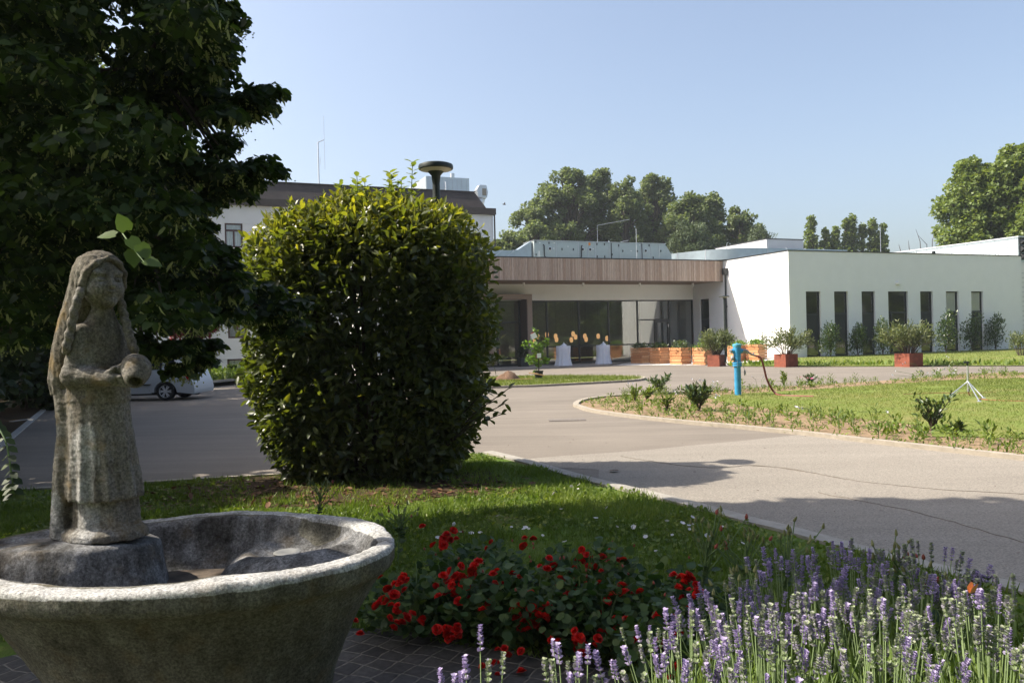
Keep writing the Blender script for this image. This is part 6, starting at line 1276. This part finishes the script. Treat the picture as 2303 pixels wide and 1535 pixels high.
# ------------------------------------------------------------------ trees
def tree(name, label, x, y, h, clumps, mt, leaf, per, trunk_r, group=None, tpl=T_TUFT, cat='tree', limb=True, bark='bark', droop=0.):
    """clumps: list of (dx,dy,z,r) spheres of foliage"""
    t = thing(name, label, cat, (x, y, 0), 0, group); P, A, Nn, S = [], [], [], []
    for (dx, dy, z, r) in clumps:
        k = int(per*r*r)+12; o = ball(k, .45); o *= (1+.22*wnoise(o, 3.5, int(abs(dx*31+z*17)) % 97))[:, None]; P.append(np.array([dx, dy, z])+o*r*np.array([1, 1, .88])); A.append(unit(o*.6+rdir(k)*.7+np.array([0, 0, .1-droop]))); Nn.append(unit(o*.5+rdir(k)*.6+np.array([0, 0, .8]))); S.append(leaf*(.65+.7*rng.random(k)))
    leaves('crown', np.concatenate(P), np.concatenate(A), np.concatenate(Nn), np.concatenate(S), tpl, mt, None, 1.2, t)
    b = MB(); b.tube([(0, 0, -.1), (.02*h*rng.normal()*.3, 0, h*.3), (.02*h*rng.normal()*.4, 0, h*.6), (0, 0, h*.92)], [trunk_r, trunk_r*.75, trunk_r*.45, trunk_r*.1], 9)
    if limb:
        for (dx, dy, z, r) in clumps: b.tube([(0, 0, max(.15*h, z-1.1*math.hypot(dx, dy)-.1*h)), (dx*.5, dy*.5, z-.25*math.hypot(dx, dy)), (dx, dy, z)], [trunk_r*.35, trunk_r*.2, trunk_r*.07], 5)
    b.build('trunk', M[bark], t); return t
def crown_blob(w, z0, z1, n, rmin, rmax, shape='round'):
    out = []
    while len(out) < n:
        u = rng.random(); z = z0+(z1-z0)*u
        ww = w*(math.sin(math.pi*min(1, (u*.86+.12)))**.6 if shape == 'round' else (1-u)**.75+.08 if shape == 'cone' else (math.sin(math.pi*(u*.8+.12))**.8))
        a = rng.random()*6.283; r = ww*math.sqrt(rng.random()); cr = rmin+(rmax-rmin)*rng.random(); out.append((r*math.cos(a), r*math.sin(a)*.8, z, cr*(.6+.4*ww/w)))
    return out
def far_tree(name, label, px, ptop, hw, Y, mt, n=26, leaf=.5, per=62, group='trees rising behind the white building', shape='round', base=.12, r=(.9, 1.9), tpl=T_TUFT):
    g = dp(px, 760, Y); top = dp(px, ptop, Y)[2]; w_ = hw*(1.72 if mt is M['poplar'] else 1.45)/FPX*Y; per *= 3.2; leaf *= .62; n = int(n*4.4); r = (r[0]*.55, r[1]*.6); tree(name, label, g[0], Y, top, crown_blob(w_, top*base, top-r[1]*.55, n, *r, shape), mt, leaf, per, .25+.012*top, group, tpl)
PT = 'poplar_tree'
far_tree(PT, 'broad poplar at the left end of the tall row, behind the ventilation unit', 1212, 440, 48, 98, M['poplar'], 26, .42, 95)
far_tree(PT, 'tallest poplar left of centre with a flat topped crown', 1285, 376, 62, 100, M['poplar'], 46, .42, 90)
far_tree(PT, 'tall poplar directly right of the tallest one', 1355, 378, 50, 103, M['poplar'], 40, .42, 90)
far_tree(PT, 'slim poplar in the dip between the two highest crowns', 1412, 392, 34, 99, M['poplar'], 28, .42, 90, r=(.8, 1.5))
far_tree(PT, 'tall round headed poplar behind the right end of the ventilation unit', 1475, 388, 50, 104, M['poplar'], 40, .42, 90)
far_tree(PT, 'lower bright poplar just above the dark pine', 1555, 428, 44, 97, M['poplar'], 32, .42, 90)
far_tree(PT, 'lower poplar at the right slope of the row', 1612, 430, 42, 101, M['poplar'], 32, .42, 90)
far_tree(PT, 'ragged poplar at the right end of the row', 1676, 450, 34, 98, M['poplar'], 22, .42, 90, r=(.8, 1.4))
far_tree('maple_tree', 'low round dark green tree left below the poplars', 1150, 512, 36, 86, M['poplar'], 16, .45, 95, base=.3)
far_tree('maple_tree', 'low round green tree in front of the leftmost poplar', 1208, 497, 44, 88, M['poplar'], 22, .45, 95, base=.3)
far_tree('pine_tree', 'dark broad pine in front of the right hand poplars', 1560, 492, 48, 84, M['pine'], 26, .5, 120, shape='round', base=.25, tpl=T_STRAP)
far_tree('pine_tree', 'smaller dark pine left of the white roof block', 1712, 510, 34, 88, M['pine'], 18, .5, 120, base=.25, tpl=T_STRAP)
far_tree('pine_tree', 'low dark pine below the leftmost slim poplar', 1812, 540, 24, 88, M['pine'], 12, .5, 120, base=.3, r=(.7, 1.2), tpl=T_STRAP)
NG = 'slim poplars behind the long white roof'
for px, pt, hw, lab in [(1830, 482, 25, 'slim poplar at the left end of the small group, twin topped'), (1862, 512, 20, 'short slim poplar, second in the small group'), (1885, 503, 20, 'loose slim poplar, third in the small group'), (1908, 488, 15, 'narrow slim poplar left of the tallest slim one'), (1923, 478, 15, 'tallest slim poplar in the middle of the small group'), (1945, 500, 17, 'slim poplar right of the tallest slim one'), (1968, 486, 20, 'pointed slim poplar behind the tall lightning rod'), (1992, 502, 18, 'slim poplar at the right end of the small group')]: far_tree('slim_poplar', lab, px, pt, hw, 112, M['bright_tree'], 30, .42, 60, NG, 'cone', .12, (.55, 1.15))
far_tree('plane_tree', 'large bright green tree rising left over the metal clad hall', 2200, 348, 62, 66, M['bright_tree'], 44, .36, 120, 'large trees behind the metal clad hall', base=.2, r=(.9, 1.7))
far_tree('plane_tree', 'largest bright green tree cut by the right edge', 2298, 322, 66, 64, M['bright_tree'], 44, .36, 120, 'large trees behind the metal clad hall', base=.2, r=(.9, 1.7))
t = thing('bare_shrub', 'leafless thin twigs showing above the roof left of the large tree', 'shrub', tuple(dp(2085, 570, 72)), 0); b = MB()
for k, (dx, dz) in enumerate([(-1.6, 1.2), (-.6, 2.2), (.0, 1.6), (.5, 2.4), (1.1, 1.5), (-2.4, .9), (1.6, 1.0)]): b.tube([(dx*.8, 0, -1.5), (dx, 0, dz*.5), (dx+.3*rng.normal(), 0, dz)], [.05, .03, .012], 4)
b.build('twigs', M['twig'], t)
# dark trees along the left of the road: they close the view under the linden and shade the drive; the two tallest are added to block sky light
DT = 'dark trees along the left road edge'
for x, y, h, w_, n, lab in [(-17.5, 13.5, 16, 4.4, 40, 'tallest dark tree added out of view at the far left to block sky'), (-20, 23, 17, 4.6, 40, 'very tall dark tree added behind the left bank to block sky'), (-11.6, 15.5, 9.0, 2.6, 44, 'dense dark tree nearest behind the statue at the left road edge'), (-14.2, 19, 10.5, 3.6, 40, 'dense dark tree at the far left behind the white edge line'), (-16.8, 28, 11, 4.2, 40, 'dark tree standing behind the parked car'), (-9.2, 11.4, 6.5, 1.5, 20, 'low dark leafy tree at the left edge behind the statue shoulder'), (-7.3, 8.5, 4.6, 1.35, 16, 'lowest dark leafy tree at the left edge of the near lawn')]:
    tree('roadside_tree', lab, x, y, h, crown_blob(w_, .9, h-1, n, .9, 1.5), M['dark_tree'], .17, 320, .22, DT, T_HEART)
far_tree('copper_tree', 'dark red leafed tree glimpsed behind the linden beside the tall building', 440, 505, 44, 40, M['red_leaf'], 16, .3, 120, None, base=.3, r=(.6, 1.1), tpl=T_HEART)
far_tree('acacia_tree', 'yellow green feathery tree lit behind a gap in the linden', 170, 60, 120, 36, M['bright_tree'], 34, .26, 90, None, base=.5, r=(.7, 1.4))
bu = dp(60, 905, 21.5); tree('roadside_bush', 'dark green bush at the left road edge behind the statue', bu[0], bu[1], 1.9, crown_blob(1.6, .3, 1.6, 14, .45, .7), M['dark_tree'], .16, 420, .04, None, T_HEART, 'bush')
M['dark_wood'] = leaf_mat('wood_leaf', [(.05, .08, .02), (.09, .13, .035), (.13, .18, .05)], .3, (1.5, 1.5, .5))
# wood on the far side of the drive (to the right and behind): seen in the window reflections, plus added sky blockers
cp_ = []
for k in range(230):
    u = rng.random(); x = 42+70*u; y = -18+78*u*u*.9-6*rng.random(); cp_.append((x+6*rng.random(), y-4*rng.random()-3, 2+15*rng.random(), 2.4+1.6*rng.random()))
for k in range(60): cp_.append((-10+52*rng.random(), -16-9*rng.random(), 2.5+11*rng.random(), 2.2+1.5*rng.random()))
for k in range(46): cp_.append((-11+20*rng.random(), -9-5*rng.random(), 2+11*rng.random(), 1.8+1.3*rng.random()))  # near clumps behind the camera, added unseen to block sky light
P, A = [], []
for (x, y, z, r) in cp_: o = ball(330, .4); P.append(np.array([x, y, z])+o*r); A.append(o+rdir(330)*.6)
P = np.concatenate(P); n = len(P); tag(leaves('wood_and_sky_blockers', P, np.concatenate(A), rdir(n)*.6+np.array([0, 0, .9]), .42+.3*rng.random(n), T_TUFT, M['dark_wood'], None, 1.3), None, None, None, 'stuff')
P2 = rng.random((260, 2))*np.array([9, 9])+np.array([-.2, 4.5]); P2 = P2[~in_poly(P2, near_lawn) & ~in_poly(P2, island)]; n = len(P2)
tag(leaves('road_litter', np.c_[P2, np.full(n, .012)], unit(rng.normal(size=(n, 3))*np.array([1, 1, .1])), unit(rdir(n)*.3+np.array([0, 0, 1])), .012+.03*rng.random(n)**2, T_OVAL, M['litter']), None, None, None, 'stuff')
# bird
t = thing('flying_bird', 'tiny dark bird flying in the sky left of the poplars', 'bird', tuple(dp(1134, 459.5, 60)), .3); b = MB(); b.lathe([(0, -.16), (.035, -.08), (.045, .02), (.03, .1), (0, .16)], 8, ax=((0, 1, 0), (0, 0, 1), (1, 0, 0))); b.build('body', M['taupe_dark'], t)
for s in (-1, 1): b = MB(); b.extr([(-.05, .02*s), (.06, .02*s), (.03, .2*s), (-.06, .36*s)], lambda x, y: (x, y, .03+abs(y)*.2), lambda x, y: (x, y, .035+abs(y)*.2)); b.build('wing', M['taupe_dark'], t)

# ------------------------------------------------------------------ thin summer haze between the camera and the far trees
hz = MB(); hz.box(-140, 140, -60, 180, -1.4, 40); hm = bpy.data.materials.new('summer_haze'); hm.use_nodes = True; ht = hm.node_tree; ht.nodes.clear()
pv = ht.nodes.new('ShaderNodeVolumePrincipled'); pv.inputs['Color'].default_value = (.80, .87, .95, 1); pv.inputs['Density'].default_value = .00045; pv.inputs['Anisotropy'].default_value = .2
ho = ht.nodes.new('ShaderNodeOutputMaterial'); ht.links.new(pv.outputs[0], ho.inputs['Volume'])
tag(hz.build('haze', hm), None, None, None, 'stuff')
